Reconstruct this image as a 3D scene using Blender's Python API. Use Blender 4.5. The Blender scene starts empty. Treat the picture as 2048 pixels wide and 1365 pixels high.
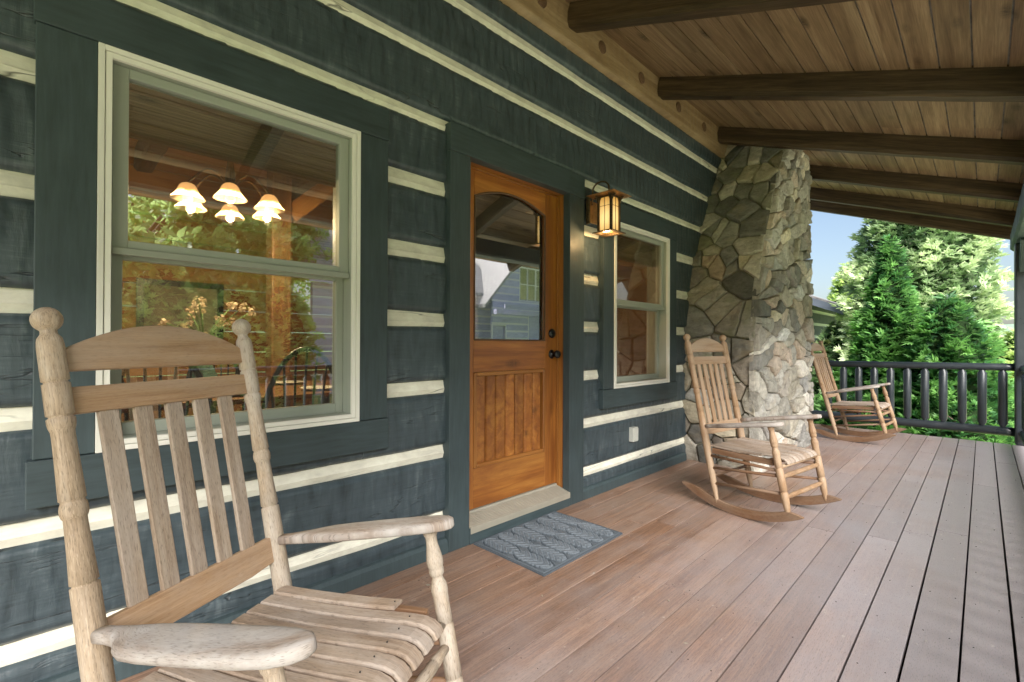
import bpy, math, random
from mathutils import Vector, Matrix, noise
random.seed(7)
R = math.radians
scene = bpy.context.scene
COL = scene.collection

# ------------------------------------------------------------------ node helpers
def newmat(name):
    m = bpy.data.materials.new(name); m.use_nodes = True
    nt = m.node_tree; nt.nodes.clear()
    return m, nt
def nd(nt, typ, props=None, **ins):
    n = nt.nodes.new(typ)
    for k, v in (props or {}).items(): setattr(n, k, v)
    for k, v in ins.items():
        key = k.replace('_', ' ')
        if key not in n.inputs and k.isdigit() is False and k.startswith('i'): key = int(k[1:])
        s = n.inputs[key]
        if isinstance(v, bpy.types.NodeSocket): nt.links.new(v, s)
        else: s.default_value = v
    return n
def ramp(nt, fac, stops, interp='LINEAR'):
    n = nt.nodes.new('ShaderNodeValToRGB'); nt.links.new(fac, n.inputs[0])
    cr = n.color_ramp; cr.interpolation = interp
    while len(cr.elements) < len(stops): cr.elements.new(0.5)
    for e, (p, c) in zip(cr.elements, stops):
        e.position = p; e.color = (*c, 1) if len(c) == 3 else c
    return n.outputs[0]
def mix(nt, fac, a, b, blend='MIX'):
    n = nt.nodes.new('ShaderNodeMix'); n.data_type = 'RGBA'; n.blend_type = blend
    for ix, v in ((0, fac), (6, a), (7, b)):
        if isinstance(v, bpy.types.NodeSocket): nt.links.new(v, n.inputs[ix])
        elif ix == 0: n.inputs[0].default_value = v
        else: n.inputs[ix].default_value = tuple(v)[:3]+(1,)
    return n.outputs[2]
def mth(nt, op, a, b=0.0, clamp=False):
    n = nt.nodes.new('ShaderNodeMath'); n.operation = op; n.use_clamp = clamp
    for s, v in ((n.inputs[0], a), (n.inputs[1], b)):
        if isinstance(v, bpy.types.NodeSocket): nt.links.new(v, s)
        else: s.default_value = v
    return n.outputs[0]
def maprange(nt, v, a, b, c=0.0, d=1.0):
    n = nt.nodes.new('ShaderNodeMapRange'); nt.links.new(v, n.inputs[0])
    for i, x in zip((1, 2, 3, 4), (a, b, c, d)): n.inputs[i].default_value = x
    return n.outputs[0]
def noi(nt, vec, scale, detail=4, rough=.55, dist=0.0):
    return nd(nt, 'ShaderNodeTexNoise', Vector=vec, Scale=scale, Detail=detail, Roughness=rough, Distortion=dist).outputs[0]
def mapped(nt, vec, sc):
    return nd(nt, 'ShaderNodeMapping', Vector=vec, Scale=sc).outputs[0]
def out_bsdf(nt, color, rough=.6, bump=None, bstr=.3, bdist=.002, spec=.4, **kw):
    p = nd(nt, 'ShaderNodeBsdfPrincipled')
    def setv(key, v):
        s = p.inputs[key]
        if isinstance(v, bpy.types.NodeSocket): nt.links.new(v, s)
        elif isinstance(v, tuple) and len(v) == 3: s.default_value = (*v, 1)
        else: s.default_value = v
    setv('Base Color', color); setv('Roughness', rough); setv('Specular IOR Level', spec)
    for k, v in kw.items(): setv(k, v)
    if bump is not None:
        b = nd(nt, 'ShaderNodeBump', Strength=bstr, Distance=bdist, Height=bump)
        nt.links.new(b.outputs[0], p.inputs['Normal'])
    o = nd(nt, 'ShaderNodeOutputMaterial'); nt.links.new(p.outputs[0], o.inputs[0])
    return p
def attr(nt, name, fac=False):
    n = nt.nodes.new('ShaderNodeAttribute'); n.attribute_name = name
    return n.outputs['Fac'] if fac else n.outputs['Vector']
def objco(nt):
    return nt.nodes.new('ShaderNodeTexCoord').outputs['Object']

def wood(name, cols, gs=(26, 1.5, 26), rough=.6, bstr=.35, bdist=.0015, var=.18, knots=0.0, weather=None,
         streak=.35, spec=.3, pores=0.0, scuffs=0.0, stain_sheen=None):
    m, nt = newmat(name)
    g = attr(nt, 'gco'); r = attr(nt, 'rnd', True)
    n1 = noi(nt, mapped(nt, g, gs), 1.0, 7, .62, .6)
    c = ramp(nt, n1, [(.28, cols[0]), (.5, cols[1]), (.72, cols[2])])
    n2 = noi(nt, mapped(nt, g, (gs[0]*9, gs[1]*5, gs[2]*9)), 1.0, 3, .6)
    fine = maprange(nt, n2, .3, .7, 1-streak, 1+streak*.6)
    c = mix(nt, 1.0, c, nd(nt, 'ShaderNodeCombineColor', i0=fine, i1=fine, i2=fine).outputs[0], 'MULTIPLY')
    h = mth(nt, 'ADD', mth(nt, 'MULTIPLY', n1, .5), mth(nt, 'MULTIPLY', n2, .6))
    if knots:
        v = nd(nt, 'ShaderNodeTexVoronoi', {'feature': 'F1'}, Vector=mapped(nt, g, (5.5, 2.1, 5.5)), Scale=1.0, Randomness=1.0)
        k = maprange(nt, v.outputs['Distance'], .05, .2, knots, 0.0)
        n3 = noi(nt, g, 60, 2)
        k = mth(nt, 'MULTIPLY', k, maprange(nt, n3, .3, .6, .5, 1.0))
        c = mix(nt, k, c, tuple(x*.22 for x in cols[0]))
    if weather:
        wcol, amt, sc = weather
        w = noi(nt, mapped(nt, g, (sc*1.8, sc*.5, sc*1.8)), 1.0, 6, .7, .5)
        c = mix(nt, maprange(nt, w, .42, .64, 0.0, amt), c, wcol)
    if stain_sheen:
        scol, amt, sc = stain_sheen[:3]
        w = noi(nt, nd(nt, 'ShaderNodeNewGeometry').outputs['Position'], sc, 5, .65)
        c = mix(nt, maprange(nt, w, .45, .68, 0.0, amt), c, scol)
        if len(stain_sheen) > 3:
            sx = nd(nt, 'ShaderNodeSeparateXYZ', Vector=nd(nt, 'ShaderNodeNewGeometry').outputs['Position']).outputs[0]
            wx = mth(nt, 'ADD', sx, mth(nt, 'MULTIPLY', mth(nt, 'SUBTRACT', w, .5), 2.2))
            c = mix(nt, maprange(nt, wx, .5, 1.9, 0.0, .8), c, stain_sheen[3])  # grey-blue towards the outer edge: weathering plus sky reflection painted into the colour
    if pores:
        pn = noi(nt, mapped(nt, g, (520, 60, 520)), 1.0, 2, .5)
        c = mix(nt, maprange(nt, pn, .58, .66, 0.0, pores), c, tuple(x*.35 for x in cols[0]))
        c = mix(nt, maprange(nt, pn, .40, .33, 0.0, pores*.6), c, tuple(min(1, x*1.35) for x in cols[2]))
    if scuffs:
        pn = noi(nt, mapped(nt, g, (30, 14, 30)), 1.0, 8, .75)
        c = mix(nt, maprange(nt, pn, .63, .70, 0.0, scuffs), c, (.55, .5, .44))
    val = mth(nt, 'ADD', 1-var, mth(nt, 'MULTIPLY', r, 2*var))
    hs = nd(nt, 'ShaderNodeHueSaturation', Color=c, Value=val)
    out_bsdf(nt, hs.outputs[0], rough, h, bstr, bdist, spec)
    return m

def paint(name, col, gs=(30, 3, 30), var=.18, rough=.5, bstr=.4, bdist=.0015, spec=.4, sc=3.0, chips=None, cracks=False):
    m, nt = newmat(name)
    g = attr(nt, 'gco'); r = attr(nt, 'rnd', True)
    n1 = noi(nt, mapped(nt, g, gs), 1.0, 6, .65, .3)
    n2 = noi(nt, g, sc, 5, .6)
    f = mth(nt, 'ADD', mth(nt, 'MULTIPLY', n1, .6), mth(nt, 'MULTIPLY', n2, .4))
    c = ramp(nt, f, [(.3, tuple(x*(1-var*1.6) for x in col)), (.5, col), (.7, tuple(min(1, x*(1+var*1.6)) for x in col))])
    h = n1
    if cracks:
        ck = noi(nt, mapped(nt, g, (9, .9, 9)), 1.0, 3, .5, .5)
        line = maprange(nt, mth(nt, 'ABSOLUTE', mth(nt, 'SUBTRACT', ck, .5)), 0.0, .008, 1.0, 0.0)
        gate = maprange(nt, noi(nt, g, 1.7, 3), .5, .6)
        line = mth(nt, 'MULTIPLY', line, gate)
        c = mix(nt, line, c, tuple(x*.2 for x in col))
        h = mth(nt, 'SUBTRACT', h, mth(nt, 'MULTIPLY', line, 1.2))
    if chips:
        pn = noi(nt, mapped(nt, g, (55, 26, 55)), 1.0, 5, .7)
        c = mix(nt, maprange(nt, pn, .68, .72, 0.0, .8), c, chips)
    val = mth(nt, 'ADD', .92, mth(nt, 'MULTIPLY', r, .16))
    hs = nd(nt, 'ShaderNodeHueSaturation', Color=c, Value=val)
    rg = maprange(nt, n2, .3, .7, rough-.12, rough+.12)
    out_bsdf(nt, hs.outputs[0], rg, h, bstr, bdist, spec)
    return m

def plain(name, col, rough=.5, metal=0.0, var=.12, sc=30, spec=.4, bstr=.15, emis=None, estr=0.0):
    m, nt = newmat(name)
    n1 = noi(nt, objco(nt), sc, 5, .6)
    c = ramp(nt, n1, [(.3, tuple(x*(1-var*1.5) for x in col)), (.7, tuple(min(1, x*(1+var*1.5)) for x in col))])
    kw = {'Metallic': metal}
    if emis: kw['Emission Color'] = emis; kw['Emission Strength'] = estr
    out_bsdf(nt, c, rough, n1, bstr, .001, spec, **kw)
    return m

def glassmat(name, tint=(.93, .95, .93), refl=.08, boost=1.6, dirt=.02):
    m, nt = newmat(name)
    fr = nd(nt, 'ShaderNodeFresnel', IOR=1.5)
    ripple = noi(nt, objco(nt), 1.3, 2, .5)
    b = nd(nt, 'ShaderNodeBump', Strength=.02, Distance=.02, Height=ripple)
    f = mth(nt, 'ADD', mth(nt, 'MULTIPLY', fr.outputs[0], boost), refl, True)
    t = nd(nt, 'ShaderNodeBsdfTransparent', Color=(*tint, 1))
    gl = nd(nt, 'ShaderNodeBsdfGlossy', Color=(1, 1, 1, 1), Roughness=.0, Normal=b.outputs[0])
    ms = nd(nt, 'ShaderNodeMixShader', i0=f, i1=t.outputs[0], i2=gl.outputs[0])
    df = nd(nt, 'ShaderNodeBsdfDiffuse', Color=(.6, .6, .55, 1))
    ms2 = nd(nt, 'ShaderNodeMixShader', i0=dirt, i1=ms.outputs[0], i2=df.outputs[0])
    o = nd(nt, 'ShaderNodeOutputMaterial'); nt.links.new(ms2.outputs[0], o.inputs[0])
    return m

def leafmat(name, dark, mid, light, rough=.5, trans=.35, accent=None):
    m, nt = newmat(name)
    r = attr(nt, 'rnd', True)
    n1 = noi(nt, nd(nt, 'ShaderNodeNewGeometry').outputs['Position'], 2.6, 3, .6)
    f = mth(nt, 'ADD', mth(nt, 'MULTIPLY', r, .62), mth(nt, 'MULTIPLY', n1, .38))
    c = ramp(nt, f, [(.2, dark), (.5, mid), (.8, light)])
    if accent:
        n2 = noi(nt, nd(nt, 'ShaderNodeNewGeometry').outputs['Position'], 1.1, 2, .5)
        c = mix(nt, maprange(nt, n2, .66, .7, 0, .8), c, accent)
    p = nd(nt, 'ShaderNodeBsdfPrincipled', Base_Color=c, Roughness=rough)
    p.inputs['Specular IOR Level'].default_value = .4
    t = nd(nt, 'ShaderNodeBsdfTranslucent', Color=mix(nt, .5, c, light))
    ms = nd(nt, 'ShaderNodeMixShader', i0=trans, i1=p.outputs[0], i2=t.outputs[0])
    o = nd(nt, 'ShaderNodeOutputMaterial'); nt.links.new(ms.outputs[0], o.inputs[0])
    return m

# ------------------------------------------------------------------ mesh builder
def rv(a=1.0): return Vector((random.uniform(-a, a), random.uniform(-a, a), random.uniform(-a, a)))
class MB:
    def __init__(s): s.v = []; s.f = []; s.g = []; s.r = []; s.m = []; s.sm = []
    def add(s, vs, fs, gs, rnd=None, mat=0, smooth=False):
        o = len(s.v); rnd = random.random() if rnd is None else rnd
        s.v += [tuple(v) for v in vs]; s.g += [tuple(g) for g in gs]; s.r += [rnd]*len(vs)
        for f in fs:
            s.f.append(tuple(i+o for i in f)); s.m.append(mat); s.sm.append(smooth)
    def hexa(s, P, gl, rnd=None, mat=0):     # P: 8 points bottom 4 ccw then top 4
        s.add(P, [(3,2,1,0),(4,5,6,7),(0,1,5,4),(1,2,6,5),(2,3,7,6),(3,0,4,7)], gl, rnd, mat)
    def box(s, lo, hi, long=1, rnd=None, mat=0, goff=None):
        x0,y0,z0 = lo; x1,y1,z1 = hi
        P = [(x0,y0,z0),(x1,y0,z0),(x1,y1,z0),(x0,y1,z0),(x0,y0,z1),(x1,y0,z1),(x1,y1,z1),(x0,y1,z1)]
        off = rv(20) if goff is None else Vector(goff)
        def g(p):
            q = Vector(p)
            if long == 0: q = Vector((q.y, q.x, q.z))
            elif long == 2: q = Vector((q.x, q.z, q.y))
            return q+off
        s.hexa(P, [g(p) for p in P], rnd, mat)
    def bar(s, A, B, w, h, up=(0,0,1), rnd=None, mat=0, n=1, taper=1.0):
        A = Vector(A); B = Vector(B); d = (B-A).normalized(); up = Vector(up)
        side = d.cross(up).normalized(); u = side.cross(d).normalized(); off = rv(20); L = (B-A).length
        P = []; G = []
        for k, (Q, sc) in enumerate(((A, 1.0), (B, taper))):
            for a, b in ((-1,-1),(1,-1),(1,1),(-1,1)):
                P.append(Q+side*a*w*.5*sc+u*b*h*.5*sc); G.append(Vector((a*w*.5, k*L, b*h*.5))+off)
        s.add(P, [(0,3,2,1),(4,5,6,7),(0,1,5,4),(1,2,6,5),(2,3,7,6),(3,0,4,7)][0:], G, rnd, mat)
    def lathe(s, A, B, prof, n=16, rnd=None, mat=0, smooth=True, caps=True, wob=0.0):
        A = Vector(A); B = Vector(B); d = (B-A).normalized()
        x = d.orthogonal().normalized(); y = d.cross(x); off = rv(20)
        P = []; G = []; F = []
        for t, r in prof:
            for k in range(n):
                a = 2*math.pi*k/n; rr = r
                if wob: rr *= 1+wob*noise.noise(Vector((math.cos(a)*1.3, math.sin(a)*1.3, t*4))+off)
                P.append(A+d*t+(x*math.cos(a)+y*math.sin(a))*rr)
                G.append(Vector((math.cos(a)*r, t, math.sin(a)*r))+off)
        for i in range(len(prof)-1):
            for k in range(n):
                k2 = (k+1) % n
                F.append((i*n+k, i*n+k2, (i+1)*n+k2, (i+1)*n+k))
        if caps:
            F.append(tuple(range(n-1, -1, -1))); F.append(tuple((len(prof)-1)*n+k for k in range(n)))
        s.add(P, F, G, rnd, mat, smooth)
    def rod(s, A, B, r, n=10, r2=None, rnd=None, mat=0):
        L = (Vector(B)-Vector(A)).length
        s.lathe(A, B, [(0, r), (L, r if r2 is None else r2)], n, rnd, mat)
    def tube(s, pts, r, n=8, rnd=None, mat=0):
        pts = [Vector(p) for p in pts]; off = rv(20); P = []; G = []; F = []; l = 0.0
        prev = None
        for i, p in enumerate(pts):
            d = ((pts[i+1] if i+1 < len(pts) else p)-(pts[i-1] if i else p)).normalized()
            if prev is None: x = d.orthogonal().normalized()
            else: x = (prev-d*prev.dot(d)).normalized()
            prev = x; y = d.cross(x)
            if i: l += (p-pts[i-1]).length
            rr = r[i] if isinstance(r, (list, tuple)) else r
            for k in range(n):
                a = 2*math.pi*k/n
                P.append(p+(x*math.cos(a)+y*math.sin(a))*rr); G.append(Vector((math.cos(a)*rr, l, math.sin(a)*rr))+off)
        for i in range(len(pts)-1):
            for k in range(n):
                k2 = (k+1) % n; F.append((i*n+k, i*n+k2, (i+1)*n+k2, (i+1)*n+k))
        F.append(tuple(range(n-1, -1, -1))); F.append(tuple((len(pts)-1)*n+k for k in range(n)))
        s.add(P, F, G, rnd, mat, True)
    def prism(s, poly, O, ux, uy, un, th, long=0, rnd=None, mat=0):  # poly ccw in (ux,uy), extruded +un*th
        O = Vector(O); ux = Vector(ux); uy = Vector(uy); un = Vector(un); n = len(poly); off = rv(20); P = []; G = []
        for k in (0, 1):
            for a, b in poly:
                P.append(O+ux*a+uy*b+un*th*k); G.append((Vector((b, a, th*k)) if long == 0 else Vector((a, b, th*k)))+off)
        F = [tuple(range(n-1, -1, -1)), tuple(range(n, 2*n))]+[(i, (i+1) % n, n+(i+1) % n, n+i) for i in range(n)]
        s.add(P, F, G, rnd, mat)
    def strip(s, secs, closed=True, rnd=None, mat=0, smooth=False, gl=None):  # loft equal-length sections
        n = len(secs[0]); off = rv(20); P = []; G = []; F = []; l = 0.0
        for i, sec in enumerate(secs):
            if i: l += (Vector(sec[0])-Vector(secs[i-1][0])).length
            for k, p in enumerate(sec):
                P.append(p); q = Vector(p)-Vector(sec[0]); G.append(Vector((q.length, l, 0))+off)
        for i in range(len(secs)-1):
            for k in range(n if closed else n-1):
                k2 = (k+1) % n; F.append((i*n+k, i*n+k2, (i+1)*n+k2, (i+1)*n+k))
        if closed:
            F.append(tuple(range(n-1, -1, -1))); F.append(tuple((len(secs)-1)*n+k for k in range(n)))
        s.add(P, F, G, rnd, mat, smooth)
    def build(s, name, mats, parent=None, bevel=0.0, seg=2, fixn=False):
        me = bpy.data.meshes.new(name); me.from_pydata(s.v, [], s.f)
        for m in (mats if isinstance(mats, (list, tuple)) else [mats]): me.materials.append(m)
        me.polygons.foreach_set('material_index', s.m); me.polygons.foreach_set('use_smooth', s.sm)
        a = me.attributes.new('gco', 'FLOAT_VECTOR', 'POINT'); a.data.foreach_set('vector', [c for g in s.g for c in g])
        a = me.attributes.new('rnd', 'FLOAT', 'POINT'); a.data.foreach_set('value', s.r)
        me.update()
        if fixn:
            import bmesh
            bm = bmesh.new(); bm.from_mesh(me); bmesh.ops.recalc_face_normals(bm, faces=bm.faces); bm.to_mesh(me); bm.free()
        o = bpy.data.objects.new(name, me); COL.objects.link(o)
        if parent: o.parent = parent
        if bevel:
            b = o.modifiers.new('bevel', 'BEVEL'); b.width = bevel; b.segments = seg; b.limit_method = 'ANGLE'; b.angle_limit = R(40)
        return o
def tag(o, label, cat, group=None):
    o['label'] = label; o['category'] = cat
    if group: o['group'] = group
    return o
def empty(name, loc=(0,0,0), rz=0.0, label=None, cat=None, group=None):
    o = bpy.data.objects.new(name, None); COL.objects.link(o); o.location = loc; o.rotation_euler = (0,0,rz); o.empty_display_size = .1
    if label: tag(o, label, cat, group)
    return o
def structure(o): o['kind'] = 'structure'; return o
def copytree(o, parent=None):
    c = o.copy(); COL.objects.link(c); c.parent = parent
    for ch in o.children: copytree(ch, c)
    return c
def hsh(*a):
    x = 0.0
    for i, q in enumerate(a): x += q*(12.9898+i*65.233)
    x = math.sin(x)*43758.5453
    return x-math.floor(x)

# ------------------------------------------------------------------ materials
M = {}
def slate_mat():
    m, nt = newmat('slate_log_paint')
    g = attr(nt, 'gco'); r = attr(nt, 'rnd', True)
    chop = noi(nt, mapped(nt, g, (1, 24, 5)), 1.0, 5, .6, .4)
    grain = noi(nt, mapped(nt, g, (1, 5, 130)), 1.0, 4, .65, .3)
    big = noi(nt, mapped(nt, g, (1, 2.2, 7)), 1.0, 5, .6)
    f = mth(nt, 'ADD', mth(nt, 'MULTIPLY', chop, .45), mth(nt, 'ADD', mth(nt, 'MULTIPLY', grain, .25), mth(nt, 'MULTIPLY', big, .3)))
    c = ramp(nt, f, [(.33, (.012,.019,.022)), (.46, (.033,.049,.058)), (.55, (.045,.065,.076)), (.68, (.11,.14,.15))])
    ck = noi(nt, mapped(nt, g, (1, .9, 9)), 1.0, 4, .5, .6)
    line = mth(nt, 'MULTIPLY', maprange(nt, mth(nt, 'ABSOLUTE', mth(nt, 'SUBTRACT', ck, .5)), 0.0, .007, 1.0, 0.0), maprange(nt, big, .48, .56))
    c = mix(nt, mth(nt, 'MULTIPLY', line, .75), c, (.006, .009, .010))
    sp = noi(nt, mapped(nt, g, (1, 40, 60)), 1.0, 5, .7)
    c = mix(nt, maprange(nt, sp, .69, .73, 0.0, .6), c, (.17, .18, .16))
    h = mth(nt, 'SUBTRACT', mth(nt, 'ADD', mth(nt, 'MULTIPLY', chop, 1.3), mth(nt, 'MULTIPLY', grain, .35)), mth(nt, 'MULTIPLY', line, 1.5))
    hs = nd(nt, 'ShaderNodeHueSaturation', Color=c, Value=mth(nt, 'ADD', .9, mth(nt, 'MULTIPLY', r, .2)))
    out_bsdf(nt, hs.outputs[0], maprange(nt, grain, .3, .7, .28, .6), h, .45, .005, .45)
    return m
M['slate'] = slate_mat()
M['trim'] = paint('slate_trim_paint', (.035, .053, .058), (60, 5, 60), .22, .55, .35, .0015, .35, 5.0)
M['rail'] = paint('slate_rail_paint', (.017, .023, .028), (30, 4, 30), .15, .38, .3, .0015, .5, 5.0)
M['chink'] = paint('chinking', (.83, .80, .66), (24, 10, 24), .17, .85, .5, .003, .2, 9.0, cracks=True)
M['clad'] = paint('cream_cladding', (.84, .83, .74), (40, 3, 40), .04, .4, .05, .001, .4, 4.0)
M['sash'] = paint('taupe_sash', (.33, .36, .30), (40, 3, 40), .05, .45, .05, .001, .4, 4.0)
M['deck'] = wood('deck_boards', ((.155,.075,.042),(.265,.142,.085),(.36,.22,.145)), (22, 1.2, 22), .38, .6, .0015, .13, .6, ((.29,.215,.175), .6, 2.2), .5, .35, scuffs=.6, pores=.35, stain_sheen=((.29,.225,.19), .35, .9, (.33,.315,.345)))
M['deckgap'] = plain('under_deck', (.015, .012, .01), .9)
M['ceil'] = wood('ceiling_pine', ((.115,.066,.036),(.225,.142,.080),(.335,.232,.138)), (18, .9, 18), .5, .3, .001, .22, .95, None, .3, .3)
M['beam'] = wood('rafter_timber', ((.018,.011,.007),(.055,.033,.018),(.11,.068,.037)), (22, 1.2, 22), .55, .6, .003, .12, .7, None, .45, .3)
M['plate'] = wood('plate_timber', ((.17,.10,.048),(.28,.185,.095),(.385,.275,.155)), (16, 1.2, 16), .5, .5, .002, .1, .4, None, .18, .3)
M['plug'] = wood('plug_wood', ((.075,.038,.02),(.11,.06,.032),(.15,.085,.048)), (30, 3, 30))
M['door'] = wood('knotty_alder', ((.13,.034,.007),(.31,.102,.018),(.47,.19,.036)), (15, 1.0, 15), .36, .25, .001, .2, .95, ((.20,.06,.014), .75, 2.6), .16, .45)
M['doorjamb'] = wood('alder_jamb', ((.16,.048,.009),(.29,.105,.02),(.40,.165,.036)), (18, 1.0, 18), .4, .25, .001, .1, .4, None, .16, .4)
M['groove'] = plain('dark_groove', (.02, .008, .003), .8)
M['teak'] = wood('weathered_teak_turned', ((.24,.165,.10),(.36,.265,.175),(.46,.365,.27)), (40, 2.4, 40), .62, .5, .001, .08, 0, ((.46,.41,.35), .7, 5.0), .26, .25, pores=.5, scuffs=.15)
M['teakplain'] = wood('tan_teak_board', ((.27,.145,.068),(.39,.23,.12),(.47,.305,.18)), (60, 2.0, 60), .55, .35, .0008, .06, 0, ((.42,.33,.25), .45, 3.0), .16, .3, pores=.2, scuffs=.15)
M['teakwarmslat'] = wood('warm_teak_slat', ((.25,.14,.07),(.345,.21,.115),(.43,.285,.175)), (60, 2.0, 60), .55, .35, .0008, .06, 0, ((.42,.33,.25), .45, 3.0), .16, .3, pores=.2, scuffs=.1)
M['teakslat'] = wood('weathered_teak_slat', ((.22,.15,.10),(.325,.24,.17),(.42,.335,.255)), (60, 2.4, 60), .62, .4, .0008, .10, 0, ((.45,.385,.33), .6, 4.0), .2, .25, pores=.45)
M['teakgrey'] = wood('greyed_teak', ((.22,.16,.12),(.325,.25,.195),(.44,.37,.315)), (40, 2.2, 40), .65, .55, .001, .08, 0, ((.56,.535,.51), .85, 5.0), .2, .25, pores=.45, scuffs=.6)
M['teakseat'] = wood('tan_grey_seat', ((.20,.135,.09),(.31,.225,.16),(.41,.32,.245)), (50, 2.2, 50), .62, .45, .0008, .10, 0, ((.46,.40,.35), .6, 5.0), .26, .25, pores=.35, scuffs=.25)
M['teakwarm'] = wood('warm_teak', ((.20,.105,.05),(.30,.175,.09),(.39,.25,.14)), (40, 2.2, 40), .55, .4, .001, .08, 0, ((.45,.35,.25), .5, 4.0), .16, .3, pores=.2)
M['teakdark'] = wood('brown_teak', ((.11,.05,.025),(.175,.088,.045),(.24,.135,.075)), (40, 2.0, 40), .55, .4, .001, .08, 0, ((.33,.25,.18), .4, 4.0), .14, .25, pores=.3)
M['iron'] = plain('black_iron', (.02, .02, .02), .35, .6)
M['bronze'] = plain('aged_bronze', (.10, .065, .035), .45, .7, .3)
M['copper'] = plain('copper_plate', (.42, .22, .09), .4, .8, .25)
M['alu'] = plain('reeded_threshold', (.36,.33,.26), .4, .2, .06, 9)
M['plastic'] = plain('white_plastic', (.55, .56, .50), .4, 0, .04)
M['glass'] = glassmat('window_glass', (.86, .88, .80), .18, 1.9)
M['glass2'] = glassmat('dim_window_glass', (.85, .78, .68), .01, .6)
M['doorglass'] = glassmat('door_glass', (.95, .90, .82), .26, 1.7)
M['mat'] = None
M['room'] = wood('room_pine', ((.26,.10,.025),(.40,.17,.045),(.50,.24,.08)), (12, .9, 12), .45, .2, .001, .12, .7, None, .12)
M['roomceil'] = wood('room_ceiling_pine', ((.52,.22,.05),(.70,.33,.09),(.80,.44,.15)), (12, .9, 12), .5, .2, .001, .12, .5, None, .12)
M['roomdark'] = wood('room_timber', ((.10,.045,.018),(.16,.075,.03),(.22,.11,.05)), (12, .9, 12), .5)
M['blackwood'] = plain('black_paint_wood', (.015, .014, .013), .3, 0, .1)
M['blind'] = None

def make_mat_rubber():
    m, nt = newmat('charcoal_rubber')
    n1 = noi(nt, objco(nt), 90, 4, .7); n2 = noi(nt, objco(nt), 5, 4, .6)
    c = ramp(nt, mth(nt, 'ADD', mth(nt, 'MULTIPLY', n1, .5), mth(nt, 'MULTIPLY', n2, .5)), [(.3, (.09,.11,.13)), (.55, (.14,.165,.19)), (.75, (.21,.235,.26))])
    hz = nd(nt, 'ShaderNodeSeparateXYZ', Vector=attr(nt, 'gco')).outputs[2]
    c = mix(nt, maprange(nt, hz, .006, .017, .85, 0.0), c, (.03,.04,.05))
    out_bsdf(nt, c, .85, n1, .7, .002, .2); return m
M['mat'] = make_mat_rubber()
def make_blind():
    m, nt = newmat('woven_bamboo')
    w = nd(nt, 'ShaderNodeTexWave', {'wave_type': 'BANDS', 'bands_direction': 'Z'}, Vector=objco(nt), Scale=42.0, Distortion=1.5, Detail=2.0, Detail_Scale=2.0)
    n1 = noi(nt, mapped(nt, objco(nt), (4, 4, 160)), 1.0, 4)
    c = ramp(nt, mth(nt, 'MULTIPLY', w.outputs[1], n1), [(.1, (.09,.065,.03)), (.6, (.26,.19,.09))])
    out_bsdf(nt, c, .7, w.outputs[1], .6, .002); return m
M['blind'] = make_blind()
def emit(name, col, s, base=(.8,.6,.35), tr=.0):
    m, nt = newmat(name)
    out_bsdf(nt, base, .4, None, **{'Emission Color': (*col, 1), 'Emission Strength': s})
    return m
M['amber'] = emit('amber_glass_lit', (1.0, .56, .13), .78, (.5,.3,.08))
def amber_mat():
    m, nt = newmat('amber_glass_lit')
    ps = nd(nt, 'ShaderNodeNewGeometry').outputs['Position']
    dv = nd(nt, 'ShaderNodeVectorMath', {'operation': 'DISTANCE'}); nt.links.new(ps, dv.inputs[0]); dv.inputs[1].default_value = (.150, 2.815, 1.985)
    n1 = noi(nt, mapped(nt, ps, (60, 60, 8)), 1.0, 4)
    st = mth(nt, 'MULTIPLY', maprange(nt, dv.outputs['Value'], .045, .15, 1.25, .42), maprange(nt, n1, .3, .7, .8, 1.15))
    cl = ramp(nt, maprange(nt, dv.outputs['Value'], .045, .15), [(0, (1.0, .68, .24)), (1, (1.0, .46, .08))])
    p = out_bsdf(nt, (.45, .26, .07), .35, None, **{'Emission Color': (1, .6, .15, 1), 'Emission Strength': 1.0})
    nt.links.new(cl, p.inputs['Emission Color']); nt.links.new(st, p.inputs['Emission Strength'])
    return m
M['amber'] = amber_mat()
M['amberlow'] = emit('amber_glass_dim', (1.0, .55, .14), .62)
M['bulb'] = emit('lit_bulb', (1.0, .82, .55), 3.2)
def shade_mat():
    m, nt = newmat('lit_shade_glass')
    t = nd(nt, 'ShaderNodeBsdfTranslucent', Color=(.9, .62, .36, 1)); e = nd(nt, 'ShaderNodeEmission', Color=(1.0, .55, .22, 1), Strength=.52)
    a = nd(nt, 'ShaderNodeAddShader', i0=t.outputs[0], i1=e.outputs[0])
    o = nd(nt, 'ShaderNodeOutputMaterial'); nt.links.new(a.outputs[0], o.inputs[0]); return m
M['shade'] = shade_mat()
M['shade_unused'] = None and emit('lit_shade_glass', (1.0, .55, .22), .52, (.5,.32,.16))

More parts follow.
